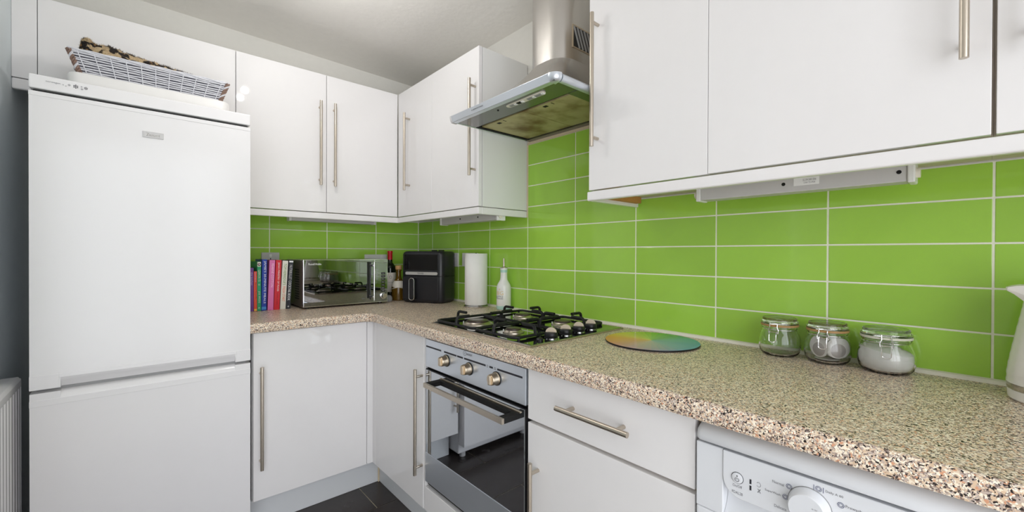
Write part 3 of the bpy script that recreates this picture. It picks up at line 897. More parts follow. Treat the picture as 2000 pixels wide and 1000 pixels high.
def throw():
    pts = [(-1.600, 1.870, 0.018), (-1.595, 1.915, 0.040), (-1.588, 1.930, 0.052), (-1.577, 1.932, 0.060), (-1.563, 1.917, 0.060), (-1.540, 1.917, 0.065), (-1.518, 1.921, 0.068),
           (-1.484, 1.911, 0.07), (-1.443, 1.904, 0.07), (-1.40, 1.899, 0.07), (-1.355, 1.893, 0.07), (-1.305, 1.888, 0.065), (-1.265, 1.883, 0.05), (-1.240, 1.850, 0.02)]
    seg = 26; zb = 1.806
    b = MB(); rings = []
    P2 = []
    for i in range(len(pts) - 1):
        for k in range(4):
            t = k / 4
            P2.append(tuple(pts[i][q] * (1 - t) + pts[i + 1][q] * t for q in range(3)))
    P2.append(pts[-1])
    for i, (x, zt, hw) in enumerate(P2):
        ring = []
        for j in range(seg):
            a = 2 * PI * j / seg
            nz = 1 + 0.06 * math.sin(i * 1.3 + j * 2.1) + 0.05 * math.sin(i * 0.7 - j * 1.7)
            zc = (zt + 0.031 + zb) / 2; hh = (zt + 0.031 - zb) / 2
            ring.append((x + 0.003 * math.sin(j * 1.9 + i), -0.452 + hw * math.cos(a) * nz, max(zb, zc + hh * math.sin(a) * (1 + 0.05 * math.sin(i * 1.9 + j)))))
        rings.append(ring)
    b.loft(rings)
    o = thing('leopard_throw', 'fluffy leopard-print throw bunched up in the wicker basket', 'throw', (-1.42, -0.452, zb))
    b.build('cloth', 'leopard', o, True)
    # short pile
    h = MB(); rnd = random.Random(3)
    for k in range(9000):
        i = rnd.randrange(len(rings) - 1); j = rnd.randrange(seg)
        u, v = rnd.random(), rnd.random()
        A, B_, C_, D_ = (Vector(rings[i][j]), Vector(rings[i + 1][j]), Vector(rings[i + 1][(j + 1) % seg]), Vector(rings[i][(j + 1) % seg]))
        p = A * (1 - u) * (1 - v) + B_ * u * (1 - v) + C_ * u * v + D_ * (1 - u) * v
        nrm = (B_ - A).cross(D_ - A)
        if nrm.length < 1e-9: continue
        ctr = Vector((p.x, -0.452, 1.85))
        nrm.normalize()
        if nrm.dot(p - ctr) < 0: nrm = -nrm
        if p.z < 1.85: continue
        d = (nrm + Vector((rnd.uniform(-.7, .7), rnd.uniform(-.7, .7), rnd.uniform(-.4, .6)))).normalized()
        ln = rnd.uniform(0.004, 0.009)
        s = d.cross(Vector((rnd.uniform(-1, 1), rnd.uniform(-1, 1), rnd.uniform(-1, 1)))).normalized() * 0.0006
        q = len(h.v); h.v += [tuple(p - s), tuple(p + s), tuple(p + d * ln)]; h.f.append((q, q + 1, q + 2))
    me = bpy.data.meshes.new('fur'); me.from_pydata(h.v, [], h.f); me.update(); me.materials.append(M['leopard'])
    fo = link('fur', me, o); fo['kind'] = 'stuff'
throw()

# radiator on the left wall
def radiator():
    t = thing('radiator', 'white panel radiator on the left wall beside the fridge freezer', 'radiator', (XL, -0.95, 0.15))
    y0, y1, z0, z1 = -1.45, -0.515, 0.15, 0.785
    x0, x1 = XL + 0.012, XL + 0.052
    # fluted panel: profile in plan (y, x)
    poly = []
    n = 26
    for k in range(n):
        ya = y0 + (y1 - y0) * k / n; yb = y0 + (y1 - y0) * (k + 1) / n; q = (yb - ya)
        poly += [(ya + q * 0.15, x1 - 0.004), (ya + q * 0.3, x1), (ya + q * 0.7, x1), (ya + q * 0.85, x1 - 0.004)]
    poly = [(x, y) for (y, x) in poly] + [(x1 - 0.016, y1), (x1 - 0.016, y0)]
    MB().prism(poly, 'z', z0, z1 - 0.03).build('front_panel', 'appl', t)
    b = MB().prism([(x1 - 0.016, z1 - 0.03), (x1 + 0.001, z1 - 0.03), (x1 + 0.001, z1 - 0.008), (x1 - 0.006, z1 + 0.002), (x0 - 0.004, z1 + 0.002), (x0 - 0.004, z1 - 0.03)], 'y', y0, y1)
    b.build('top_grille', 'appl', t, True, 0.002)
    box('side_cover', 'appl', t, x0 - 0.004, x1, y1, y1 + 0.004, z0, z1 - 0.004, 0.002)
    box('side_cover', 'appl', t, x0 - 0.004, x1, y0 - 0.004, y0, z0, z1 - 0.004, 0.002)
    box('bracket', 'appl', t, XL, x0, y1 - 0.1, y1 - 0.07, z0 + 0.1, z1 - 0.06)
    box('bracket', 'appl', t, XL, x0, y0 + 0.07, y0 + 0.1, z0 + 0.1, z1 - 0.06)
    for y in (y0 + 0.03, y1 - 0.03):
        MB().cyl((x0 + 0.018, y, 0.0), (x0 + 0.018, y, z0 + 0.002), 0.0075, 12).build('pipe', 'appl', t, True)
radiator()

# ================================================================= EXTRACTOR HOOD
def hood():
    yl, yr = -1.1005, -1.7075               # left end, right end
    xf = -0.462                             # fascia
    zb = 1.7455
    t = thing('extractor_hood', 'stainless steel chimney extractor hood above the gas hob', 'extractor hood', (-0.22, -1.405, zb))
    # fascia: slightly leaning plate along the front
    prof = [(xf, 1.7715), (xf + 0.010, zb + 0.0005), (xf + 0.03, zb + 0.0005), (xf + 0.03, 1.7715)]
    fa = MB().prism(prof, 'y', yl - 0.012, yr + 0.035).build('fascia', 'steel_ov', t, True, 0.001)
    # end caps of the fascia
    def cap(y0, y1, name):
        pr = [(xf - 0.0008, 1.7725), (xf + 0.004, zb + 0.008), (xf + 0.010, zb - 0.001), (xf + 0.035, zb - 0.001), (xf + 0.035, 1.7725)]
        MB().prism(pr, 'y', y0, y1).build(name, 'grey_lt', t, True, 0.003, 3)
    cap(yl, yl - 0.012, 'end_cap')
    # right corner, rounded in plan
    rings = []
    rc = 0.03
    for (z, ins) in ((zb - 0.0005, 0.012), (zb + 0.006, 0.003), (zb + 0.016, 0.0), (1.7725, 0.001)):
        r = []
        for k in range(9):
            a = PI + (PI / 2) * k / 8
            r.append((xf + rc + (rc - ins) * math.cos(a), yr + rc + (rc - ins) * math.sin(a), z))
        r += [(xf + rc + 0.005, yr + rc + 0.004, z), (xf + ins, yr + 0.034, z)]
        rings.append(r)
    MB().loft(rings).build('corner_cap', 'steel_ov', t, True)
    # right bullnose side
    prf = []
    for k in range(9):
        a = -PI / 2 + PI * k / 8 * 0.78
        prf.append((yr + 0.016 - 0.0165 * math.cos(a), zb + 0.0145 + 0.0155 * math.sin(a)))
    prf += [(yr + 0.019, 1.7745), (yr + 0.019, zb + 0.001)]
    MB().prism(prf, 'x', xf + rc + 0.004, -0.0005).build('side_rail', 'steel_ov', t, True)
    prf = [(yl - 0.0 - (p[0] - yr), p[1]) for p in prf]
    MB().prism(prf, 'x', xf + 0.03, -0.0005).build('side_rail', 'steel_ov', t, True)
    # visor top plate
    box('visor_plate', 'steel_v', t, xf + 0.012, -0.0005, yr + 0.012, yl - 0.012, 1.768, 1.7745)
    # concave canopy up to the chimney
    cy0, cy1, cx = -1.352, -1.553, -0.262
    def outline(k):
        s = 1 - (1 - k) ** 1.18               # 0 at visor -> 1 at chimney
        x0 = (xf + 0.03) * (1 - s) + cx * s
        ya = (yl - 0.03) * (1 - s) + cy0 * s; yb = (yr + 0.03) * (1 - s) + cy1 * s
        r = 0.025 * (1 - s) + 0.075 * s
        pts = []
        for j in range(9):
            a = PI / 2 + (PI / 2) * j / 8
            pts.append((x0 + r + r * math.cos(a), ya - r + r * math.sin(a)))
        for j in range(9):
            a = PI + (PI / 2) * j / 8
            pts.append((x0 + r + r * math.cos(a), yb + r + r * math.sin(a)))
        return [(-0.0005, ya)] + pts + [(-0.0005, yb)]
    rings = []
    for i in range(13):
        k = i / 12
        z = 1.7745 + (1.940 - 1.7745) * (k ** 1.5 * 0.7 + 0.3 * k)
        rings.append([(x, y, z) for x, y in outline(k)])
    MB().loft(rings, True, False).build('canopy', 'steel_v', t, True)
    ch = MB().loft([[(x, y, z) for x, y in outline(1.0)] for z in (1.940, 2.10, 2.30, 2.338)], False, True).build('chimney', 'steel_v', t, True)
    # vent in the chimney side
    y = cy1 - 0.001
    v = MB().box(-0.202, -0.06, y - 0.001, y + 0.004, 1.985, 1.990).box(-0.202, -0.06, y - 0.001, y + 0.004, 2.068, 2.073)
    v.box(-0.202, -0.197, y - 0.001, y + 0.004, 1.990, 2.068).box(-0.065, -0.06, y - 0.001, y + 0.004, 1.990, 2.068)
    vf = v.build('vent_frame', 'knob_gold', ch)
    box('vent_back', 'black', ch, -0.197, -0.065, y + 0.0, y + 0.0012, 1.990, 2.068)
    for k in range(7):
        xa = -0.195 + 0.02 * k
        za, zb2 = 2.067, 1.991
        x2 = xa + 0.035; z2 = zb2
        if x2 > -0.066:
            f_ = (-0.066 - xa) / 0.035; x2 = -0.066; z2 = za + (zb2 - za) * f_
        MB().tube([(xa, y, za), (x2, y, z2)], 0.0045, 6).build('vent_slat', 'grey', ch)
    # underside
    u0 = zb
    MB().box(-0.4525, -0.335, yr + 0.016, yl - 0.012, u0 + 0.0012, u0 + 0.012).build('underside_front', 'hood_under', t)
    b = MB()
    b.quad((-0.335, yl - 0.02, u0 + 0.0005), (-0.335, yr + 0.02, u0 + 0.0005), (-0.318, yr + 0.02, u0 + 0.012), (-0.318, yl - 0.02, u0 + 0.012))
    b.build('underside_step', 'hood_under', t)
    box('underside_rear', 'hood_under', t, -0.034, -0.0008, yr + 0.02, yl - 0.012, u0 - 0.001, u0 + 0.012)
    box('underside_edge', 'dark', t, -0.335, -0.034, yl - 0.034, yl - 0.014, u0 + 0.0002, u0 + 0.013)
    box('underside_edge', 'hood_under', t, -0.335, -0.034, yr + 0.014, yr + 0.06, u0 + 0.0002, u0 + 0.013)
    for (ya, yb) in ((yl - 0.036, -1.4055), (-1.4085, yr + 0.062)):
        fl = box('grease_filter', 'filter', t, -0.316, -0.037, yb, ya, u0 + 0.004, u0 + 0.011, 0.001)
        ym = ya - 0.085
        box('latch', 'dark', fl, -0.302, -0.288, ym - 0.018, ym, u0 + 0.0028, u0 + 0.0045)
        box('latch_slot', 'dark', fl, -0.308, -0.290, ym - 0.050, ym - 0.047, u0 + 0.0032, u0 + 0.0045)
    box('filter_gap', 'dark', t, -0.318, -0.034, yr + 0.05, yl - 0.03, u0 + 0.0105, u0 + 0.0125)
    # control strip
    pts = []
    L = 0.195; cyy = -1.508; hw = 0.0125
    for k in range(9):
        a = PI / 2 - PI * k / 8
        pts.append((-0.406 + hw * math.sin(a), cyy + L / 2 - hw + hw * math.cos(a)))
    for k in range(9):
        a = -PI / 2 - PI * k / 8
        pts.append((-0.406 + hw * math.sin(a), cyy - L / 2 + hw + hw * math.cos(a)))
    cp = MB().prism(pts, 'z', u0 + 0.001, u0 - 0.002).build('control_strip', 'cream', t, True)
    for (yc, wd, m) in ((-1.440, 0.024, 'grey'), (-1.478, 0.022, 'dark'), (-1.535, 0.026, 'grey'), (-1.575, 0.030, 'grey')):
        box('switch', m, cp, -0.413, -0.399, yc - wd / 2, yc + wd / 2, u0 - 0.0045, u0 - 0.0018, 0.001)
        box('switch_cap', 'carcass', cp, -0.412, -0.400, yc - wd / 2 - 0.012, yc - wd / 2 - 0.001, u0 - 0.006, u0 - 0.0018, 0.001)
    MB().cyl((-0.405, -1.355, u0 + 0.001), (-0.405, -1.355, u0 - 0.001), 0.004, 12).build('pilot_hole', 'dark', t)
    # maker's name on the fascia
    text('E Electrolux', 'lettering', 'ink', fa, (xf + 0.0032, -1.292, 1.7612), (0, -1, 0), (0.37, 0, 1), w=0.072, h=0.0095)
hood()

# ================================================================= OVEN
def oven():
    y0, y1 = -1.7065, -1.1265              # right, left
    t = thing('built_in_oven', 'stainless steel built-in oven with mirrored glass door under the hob', 'oven', (-0.3, -1.416, 0.27))
    box('body', 'dark', t, -0.572, -0.01, -1.7125, -1.1215, 0.268, 0.8645)
    pn = box('control_panel', 'steel_ov', t, FX - 0.001, -0.571, y0, y1, 0.7455, 0.8555, 0.0015)
    xp = FX - 0.001
    # printed line, broken by symbols
    for (a, c) in ((-1.131, -1.242), (-1.262, -1.345), (-1.349, -1.385), (-1.392, -1.515), (-1.535, -1.553), (-1.575, -1.693)):
        box('printed_line', 'ink', pn, xp - 0.0003, xp, c, a, 0.8235, 0.8295)
    text('i', 'symbol', 'ink', pn, (xp - 0.0004, -1.3955, 0.845), (0, -1, 0), (0, 0, 1), h=0.008)
    ring = [(xp - 0.0004, -1.3955 + 0.0085 * math.cos(a), 0.845 + 0.0085 * math.sin(a)) for a in [2 * PI * k / 24 for k in range(24)]]
    MB().tube(ring, 0.0005, 4, closed=True).build('symbol', 'ink_grey', pn)
    text('INDESIT', 'lettering', 'ink', pn, (xp - 0.0004, -1.424, 0.8445), (0, -1, 0), (0, 0, 1), w=0.033, h=0.0065)
    for yy in (-1.524, -1.564):
        text('o', 'symbol', 'ink_grey', pn, (xp - 0.0004, yy, 0.8265), (0, -1, 0), (0, 0, 1), h=0.009)
    for yc in (-1.2795, -1.4235, -1.5725):
        k = MB().tube([(xp, yc, 0.797), (xp - 0.004, yc, 0.797), (xp - 0.006, yc, 0.797), (xp - 0.024, yc, 0.797), (xp - 0.027, yc, 0.797)], 0.02, 28,
                      radii=[0.0205, 0.0205, 0.0185, 0.018, 0.0165]).build('knob', 'knob_gold', pn, True)
        MB().tube([(xp - 0.0003, yc, 0.797), (xp - 0.003, yc, 0.797)], 0.0225, 24).build('knob_collar', 'black', k, True)
        MB().box(xp - 0.034, xp - 0.02, yc - 0.0065, yc + 0.0065, 0.797 - 0.0155, 0.797 + 0.0155).build('knob_grip', 'knob_gold', k, True, 0.003, 3)
    d = box('door', 'oven_glass', t, FX - 0.001, -0.569, y0 + 0.004, y1 - 0.004, 0.288, 0.733, 0.001)
    box('door_edge', 'black', d, FX + 0.001, -0.5695, y0 - 0.001, y1 + 0.001, 0.286, 0.736)
    box('steel_strip', 'steel_ov', d, FX - 0.0025, FX - 0.0005, y0 + 0.001, y1 - 0.001, 0.288, 0.4035, 0.0006)
    # handle
    hx = -0.660; ya, yb = -1.2375, -1.6865
    z0, z1 = 0.703, 0.7195
    h = box('handle_bar', 'steel_h', d, hx, hx + 0.009, yb, ya, z0, z1, 0.0008)
    for y, s in ((ya, -1), (yb, 1)):
        box('handle_arm', 'dark', h, hx + 0.009, FX - 0.001, y, y + s * 0.026, z0 + 0.0003, z1 - 0.0003, 0.0006)
    box('handle_plate', 'dark', h, FX - 0.016, FX - 0.001, yb + 0.026, ya - 0.026, z0 + 0.0003, z1 - 0.0003)
    box('handle_trim', 'knob_gold', h, FX - 0.005, FX - 0.0005, yb, ya, z1 - 0.0003, z1 + 0.003)
oven()

# ================================================================= DISHWASHER
def dishwasher():
    y1, y0 = -2.2165, -2.81
    t = thing('dishwasher', 'white freestanding dishwasher under the worktop, bottom right', 'dishwasher', (-0.3, -2.51, 0.0))
    box('body', 'appl2', t, -0.562, -0.02, y0, y1, 0.02, 0.852, 0.002)
    for y in (y0 + 0.06, y1 - 0.06):
        for x in (-0.46, -0.08):
            MB().cyl((x, y, 0), (x, y, 0.022), 0.018, 12).build('foot', 'grey', t, True)
    # curved top lip
    rings = []
    for (k, y) in enumerate((y1, y1 - 0.004, y1 - 0.012, y0 + 0.012, y0 + 0.004, y0)):
        ins = (0.014, 0.005, 0.0, 0.0, 0.005, 0.014)[k]
        pr = [(-0.575, 0.8275 + ins * 0.1), (-0.601 + ins, 0.8275 + ins * 0.1), (-0.603 + ins, 0.832), (-0.600 + ins, 0.842), (-0.592 + ins, 0.852 - ins * 0.4), (-0.575, 0.861 - ins)]
        rings.append([(x, y, z) for x, z in pr])
    MB().loft(rings).build('top_lip', 'appl2', t, True)
    box('gap_line', 'dark', t, -0.577, -0.566, y0 + 0.002, y1 - 0.002, 0.810, 0.832)
    # outer stile and lower door
    box('door', 'appl2', t, -0.592, -0.563, y0, y1, 0.12, 0.69, 0.004, 3)
    box('stile', 'appl2', t, -0.592, -0.563, y1 - 0.052, y1, 0.6905, 0.8195, 0.002, 3)
    box('stile', 'appl2', t, -0.592, -0.563, y0, y0 + 0.052, 0.6905, 0.8195, 0.002, 3)
    # control fascia with rounded lower corners
    ya, yb = y1 - 0.0525, y0 + 0.0525
    r = 0.032; z0, z1 = 0.737, 0.8195
    pts = [(ya, z1)]
    for k in range(9):
        a = -(PI / 2) * k / 8
        pts.append((ya - r + r * math.cos(a), z0 + r + r * math.sin(a)))
    for k in range(9):
        a = -PI / 2 - (PI / 2) * k / 8
        pts.append((yb + r + r * math.cos(a), z0 + r + r * math.sin(a)))
    pts.append((yb, z1))
    xp = -0.5945
    fa = MB().prism(pts, 'x', xp, -0.566).build('control_panel', 'appl2', t, True, 0.0012)
    # scooped hand grip under the panel
    b = MB(); rings = []
    for k in range(9):
        a = (PI / 2) * k / 8
        rings.append([(-0.592 + 0.024 * math.sin(2 * a) ** 0.8 if 0 < k < 8 else -0.592 + 0.0, y, 0.6905 + (0.775 - 0.6905) * k / 8) for y in (ya, yb)])
    b.loft(rings, False, False, False)
    b.build('hand_grip', 'appl2', t, True)
    # button, lamps, dial
    bt = MB().tube([(xp, -2.2955, 0.7755), (xp - 0.0016, -2.2955, 0.7755), (xp - 0.0022, -2.2955, 0.7755)], 0.0095, 24, radii=[0.0098, 0.0098, 0.0085]).build('power_button', 'appl2', fa, True)
    ringp = [(xp - 0.0004, -2.2955 + 0.0104 * math.cos(a), 0.7755 + 0.0104 * math.sin(a)) for a in [2 * PI * k / 28 for k in range(28)]]
    MB().tube(ringp, 0.0004, 4, closed=True).build('button_ring', 'ink', fa)
    MB().cyl((xp - 0.0021, -2.2955, 0.7797), (xp - 0.0025, -2.2955, 0.7797), 0.0012, 10).build('button_dot', 'ink', bt)
    arc = [(xp - 0.0025, -2.2955 + 0.0036 * math.cos(a), 0.7730 + 0.0036 * math.sin(a)) for a in [PI / 2 + 0.55 + (2 * PI - 1.1) * k / 16 for k in range(17)]]
    MB().tube(arc, 0.00035, 4).tube([(xp - 0.0025, -2.2955, 0.7735), (xp - 0.0025, -2.2955, 0.7770)], 0.00035, 4).build('power_symbol', 'ink', bt)
    X, Z = (0, -1, 0), (0, 0, 1)
    def T(s, y, z, w_, h_, m='ink_grey'): text(s, 'lettering', m, fa, (xp - 0.0004, y, z), X, Z, w=w_, h=h_)
    T('On/Off', -2.2955, 0.7600, 0.0165, 0.0052)
    T('FDAL28', -2.2955, 0.7475, 0.0185, 0.0052)
    for z in (0.7775, 0.7660):
        box('lamp', 'ink', fa, xp - 0.0005, xp, -2.3195, -2.3165, z - 0.0042, z + 0.0042)
    ring2 = [(xp - 0.0004, -2.3315 + 0.0034 * math.cos(a), 0.7775 + 0.004 * math.sin(a)) for a in [0.6 + 5.2 * k / 16 for k in range(17)]]
    MB().tube(ring2, 0.0003, 4).build('symbol', 'ink_grey', fa)
    T('x', -2.3325, 0.7665, 0.006, 0.007)
    dy, dz = -2.4085, 0.7735
    dl = MB().tube([(xp, dy, dz), (xp - 0.003, dy, dz), (xp - 0.006, dy, dz), (xp - 0.019, dy, dz), (xp - 0.0215, dy, dz)], 0.03, 40,
                   radii=[0.0305, 0.0305, 0.0285, 0.0272, 0.0250]).build('dial', 'appl2', fa, True)
    ringp = [(xp - 0.0004, dy + 0.0312 * math.cos(a), dz + 0.0312 * math.sin(a)) for a in [2 * PI * k / 40 for k in range(40)]]
    MB().tube(ringp, 0.0005, 4, closed=True).build('dial_ring', 'grey', fa)
    text('e-tr', 'lettering', 'ink_grey', dl, (xp - 0.0219, dy - 0.012, dz + 0.008), X, Z, w=0.008, h=0.0022)
    T('Normal', -2.3625, 0.7935, 0.0180, 0.0050)
    T('SuperWash', -2.3540, 0.7735, 0.0245, 0.0050)
    T('Delicate', -2.3660, 0.7520, 0.0185, 0.0050)
    T('Daily A 60', -2.4420, 0.8080, 0.0230, 0.0050)
    T('Prewash', -2.4665, 0.7955, 0.0200, 0.0046)
    def plate(y, z, r_, m):
        for q in (1.0, 0.6):
            rp = [(xp - 0.0004, y + r_ * q * math.cos(a), z + r_ * q * math.sin(a)) for a in [2 * PI * k / 18 for k in range(18)]]
            MB().tube(rp, 0.0003, 4, closed=True).build('symbol', m, fa)
    for (y, z) in ((-2.3790, 0.7945), (-2.3735, 0.7740), (-2.4210, 0.8080), (-2.4505, 0.7945), (-2.4520, 0.7735)):
        plate(y, z, 0.0042, 'ink_blue')
    for s in (-1, 1):
        box('symbol', 'ink_blue', fa, xp - 0.0005, xp, -2.4210 + s * 0.0062, -2.4210 + s * 0.0068, 0.8035, 0.8125)
    box('plinth_panel', 'appl2', t, -0.53, -0.515, y0 + 0.01, y1 - 0.01, 0.022, 0.118, 0.002)
dishwasher()

# ================================================================= HOB
def hob():
    x0, x1, y0, y1 = -0.547, -0.052, -1.686, -1.105
    zt = ZW + 0.0065
    t = thing('gas_hob', 'black glass four-burner gas hob set in the worktop', 'hob', ((x0 + x1) / 2, (y0 + y1) / 2, ZW))
    box('edge_frame', 'steel_h', t, x0, x1, y0, y1, ZW + 0.0003, zt - 0.0012, 0.0008)
    box('glass_top', 'hob_glass', t, x0 + 0.005, x1 - 0.004, y0 + 0.005, y1 - 0.004, zt - 0.0035, zt, 0.0008)
    burners = [(-0.430, -1.262, 0.047), (-0.440, -1.488, 0.030), (-0.172, -1.250, 0.036), (-0.180, -1.490, 0.036)]
    for (bx, by, br) in burners:
        bn = MB().lathe([(br * 1.28, 0), (br * 1.26, 0.003), (br * 1.05, 0.006), (br * 0.98, 0.010), (br * 0.9, 0.0105)], bx, by, zt, 30).build('burner', 'steel_h', t, True)
        MB().lathe([(br * 0.90, 0.0104), (br * 0.94, 0.0120), (br * 0.93, 0.0145), (br * 0.86, 0.0160), (br * 0.3, 0.0166)], bx, by, zt, 30).build('burner_cap', 'enamel', bn, True)
        MB().cyl((bx - br * 1.02, by + br * 0.62, zt), (bx - br * 1.02, by + br * 0.62, zt + 0.012), 0.0018, 8).build('igniter', 'ceramic', bn, True)
    # two pan supports
    def support(ya, yb, bs):
        xa, xb = x0 + 0.014, x1 - 0.012
        z = zt + 0.0075; r = 0.0052
        s = MB()
        loop = roundpath([(xa + 0.05, ya, z), (xb, ya, z), (xb, yb, z), (xa, yb, z), (xa, ya, z), (xa + 0.05, ya, z)], 0.022, 5)
        s.tube(loop[:-1], r, 8, closed=True)
        xm = (bs[0][0] + bs[1][0]) / 2
        s.tube([(xm, ya, z), (xm, yb, z)], r, 8)
        o = s.build('pan_support', 'iron', t, True)
        zh = zt + 0.036
        for (bx, by, br) in bs:
            near = xa if bx < xm else xb
            for (sx, sy, dx, dy) in ((bx, ya, 0, by - ya), (bx, yb, 0, by - yb), (near, by, bx - near, 0), (xm, by, bx - xm, 0)):
                L = math.hypot(dx, dy); ux, uy = dx / L, dy / L
                reach = max(0.03, L - br * 0.75)
                for off in ((0,) if L > 0.0 else (0,)):
                    p = roundpath([(sx, sy, z), (sx + ux * 0.004, sy + uy * 0.004, zh), (sx + ux * min(reach, 0.062), sy + uy * min(reach, 0.062), zh)], 0.018, 6)
                    MB().tube(p, 0.0058, 8).build('finger', 'iron', o, True)
        for (cx, cy) in ((xa + 0.016, ya - 0.0), (xb - 0.016, ya), (xa + 0.016, yb), (xb - 0.016, yb)):
            MB().cyl((cx, cy, zt), (cx, cy, z), 0.005, 8).build('support_foot', 'black', o, True)
    support(-1.122, -1.372, [burners[0], burners[2]])
    support(-1.384, -1.600, [burners[1], burners[3]])
    # knobs
    for (kx, ky) in ((-0.414, -1.6475), (-0.3325, -1.6400), (-0.254, -1.6330), (-0.176, -1.6260)):
        k = MB().lathe([(0.0215, 0.0), (0.0225, 0.002), (0.0225, 0.004), (0.021, 0.005), (0.0225, 0.007), (0.0225, 0.016), (0.0195, 0.0205), (0.010, 0.0215)], kx, ky, zt, 30).build('knob', 'black', t, True)
        MB().lathe([(0.0232, 0.0008), (0.0232, 0.0022)], kx, ky, zt, 30).build('knob_ring', 'chrome', k, True)
        # half-moon grip
        pts = []
        for j in range(15):
            a = PI * j / 14
            pts.append((0.0185 * math.cos(a), 0.0165 * math.sin(a)))
        g = MB()
        dv = Vector((-0.55, 0.835, 0)); nv = Vector((0.835, 0.55, 0))
        rr = [[tuple(Vector((kx, ky, zt + 0.0195)) + dv * u + Vector((0, 0, v)) + nv * s) for (u, v) in pts] for s in (-0.0045, 0.0045)]
        g.loft(rr)
        g.build('knob_grip', 'beige', k, True, 0.001)
    MB().lathe([(0.0115, 0), (0.0115, 0.005), (0.0085, 0.0085), (0.004, 0.0095)], -0.470, -1.6505, zt, 24).build('ignition_button', 'black', t, True)
hob()

# ================================================================= THINGS ON THE WORKTOP
# round glass worktop saver
b = MB().lathe([(0.1445, 0.0), (0.147, 0.0015), (0.147, 0.0042), (0.1458, 0.0052)], 0, 0, 0, 72)
o = thing('worktop_saver', 'round glass worktop saver printed with a colour wheel, right of the hob', 'board', (-0.188, -1.882, ZW + 0.0006))
b.build('glass_disc', 'black', o, True, local=True)
MB().lathe([(0.1458, 0.0052), (0.1455, 0.0056)], 0, 0, 0, 72).build('printed_face', 'wheel', o, local=True)

# clip-top jars
def jar(label, cx, cy, r, gasket, ang, contents=None):
    t = thing('glass_jar', label, 'jar', (cx, cy, ZW + 0.0006), 0, 'clip-top glass jars')
    k = r / 0.0525
    th = 0.0028
    out = [(0.0, 0.0), (0.036, 0.0), (0.042, 0.0018), (0.0485, 0.010), (0.0520, 0.024), (0.0525, 0.034), (0.0510, 0.048), (0.0470, 0.062), (0.0440, 0.070), (0.0430, 0.075), (0.0440, 0.079), (0.0455, 0.081), (0.0455, 0.0835), (0.0435, 0.0845)]
    inn = [(0.0400, 0.0845), (0.0395, 0.078), (0.0395, 0.072), (0.0430, 0.063), (0.0480, 0.048), (0.0496, 0.034), (0.0490, 0.024), (0.0455, 0.012), (0.040, 0.0065), (0.030, 0.005), (0.0, 0.005)]
    prof = [(rr * k, z) for rr, z in out + inn]
    MB().lathe(prof, 0, 0, 0, 48, False, False).build('jar_body', 'jar', t, True, local=True)
    MB().lathe([(0.0440 * k, 0.0835), (0.0470 * k, 0.0840), (0.0470 * k, 0.0890), (0.0440 * k, 0.0894), (0.040 * k, 0.0894), (0.040 * k, 0.0846), (0.0440 * k, 0.0846)], 0, 0, 0, 48, False, False).build('seal_ring', gasket, t, True, local=True)
    lid = [(0.0, 0.0892), (0.0445 * k, 0.0892), (0.0462 * k, 0.0902), (0.0462 * k, 0.0932), (0.0440 * k, 0.0950), (0.0425 * k, 0.098), (0.0430 * k, 0.1045), (0.0415 * k, 0.106), (0.0405 * k, 0.1035), (0.039 * k, 0.100), (0.0, 0.0995)]
    MB().lathe(lid, 0, 0, 0, 48, False, False).build('lid', 'lid', t, True, local=True)
    # wire: neck band, lid band, clip
    def circ(rad, z, n=40): return [(rad * math.cos(2 * PI * j / n), rad * math.sin(2 * PI * j / n), z) for j in range(n)]
    MB().tube(circ(0.0445 * k + 0.0012, 0.0755), 0.0012, 6, closed=True).build('neck_wire', 'chrome', t, True, local=True)
    MB().tube(circ(0.0452 * k + 0.0010, 0.0952), 0.0012, 6, closed=True).build('lid_wire', 'chrome', t, True, local=True)
    A = ang
    def at(off, rad, z):                 # off = sideways along the tangent
        return (rad * math.cos(A) - off * math.sin(A), rad * math.sin(A) + off * math.cos(A), z)
    R0 = 0.0452 * k
    clip = MB()
    for s in (-1, 1):
        clip.tube(roundpath([at(s * 0.009, R0 + 0.001, 0.0955), at(s * 0.0095, R0 + 0.004, 0.090), at(s * 0.0085, R0 + 0.005, 0.084), at(s * 0.0125, R0 + 0.006, 0.076), at(s * 0.0115, R0 + 0.006, 0.066)], 0.003, 3), 0.0011, 6)
    clip.tube([at(-0.009, R0 + 0.001, 0.0955), at(0.009, R0 + 0.001, 0.0955)], 0.0011, 6)
    clip.tube([at(-0.0115, R0 + 0.006, 0.070), at(0.0115, R0 + 0.006, 0.070)], 0.0010, 6)
    clip.build('clip', 'chrome', t, True, local=True)
    pull = roundpath([at(-0.0085, R0 + 0.006, 0.072), at(-0.0085, R0 + 0.012, 0.060), at(-0.0085, R0 + 0.0125, 0.046), at(-0.004, R0 + 0.0125, 0.0425), at(0.004, R0 + 0.0125, 0.0425), at(0.0085, R0 + 0.0125, 0.046), at(0.0085, R0 + 0.012, 0.060), at(0.0085, R0 + 0.006, 0.072)], 0.004, 4)
    MB().tube(pull, 0.0011, 6).build('clip_pull', 'chrome', t, True, local=True)
    return t
def facing(cx, cy): return math.atan2(CAM.y - cy, CAM.x - cx)
J = [(-0.0605, -2.2115, 0.0522), (-0.0575, -2.3225, 0.0522), (-0.0585, -2.4405, 0.0556)]
jar('empty clip-top glass jar with amber seal, nearest the worktop saver', *J[0], 'rubber', facing(*J[0][:2]) - 0.30)
jar('clip-top glass jar of tea bags with amber seal, middle of the three jars', *J[1], 'rubber', facing(*J[1][:2]) - 0.18)
jar('clip-top glass jar of white sugar, widest of the three jars', *J[2], 'rubber_w', facing(*J[2][:2]) + 0.02)
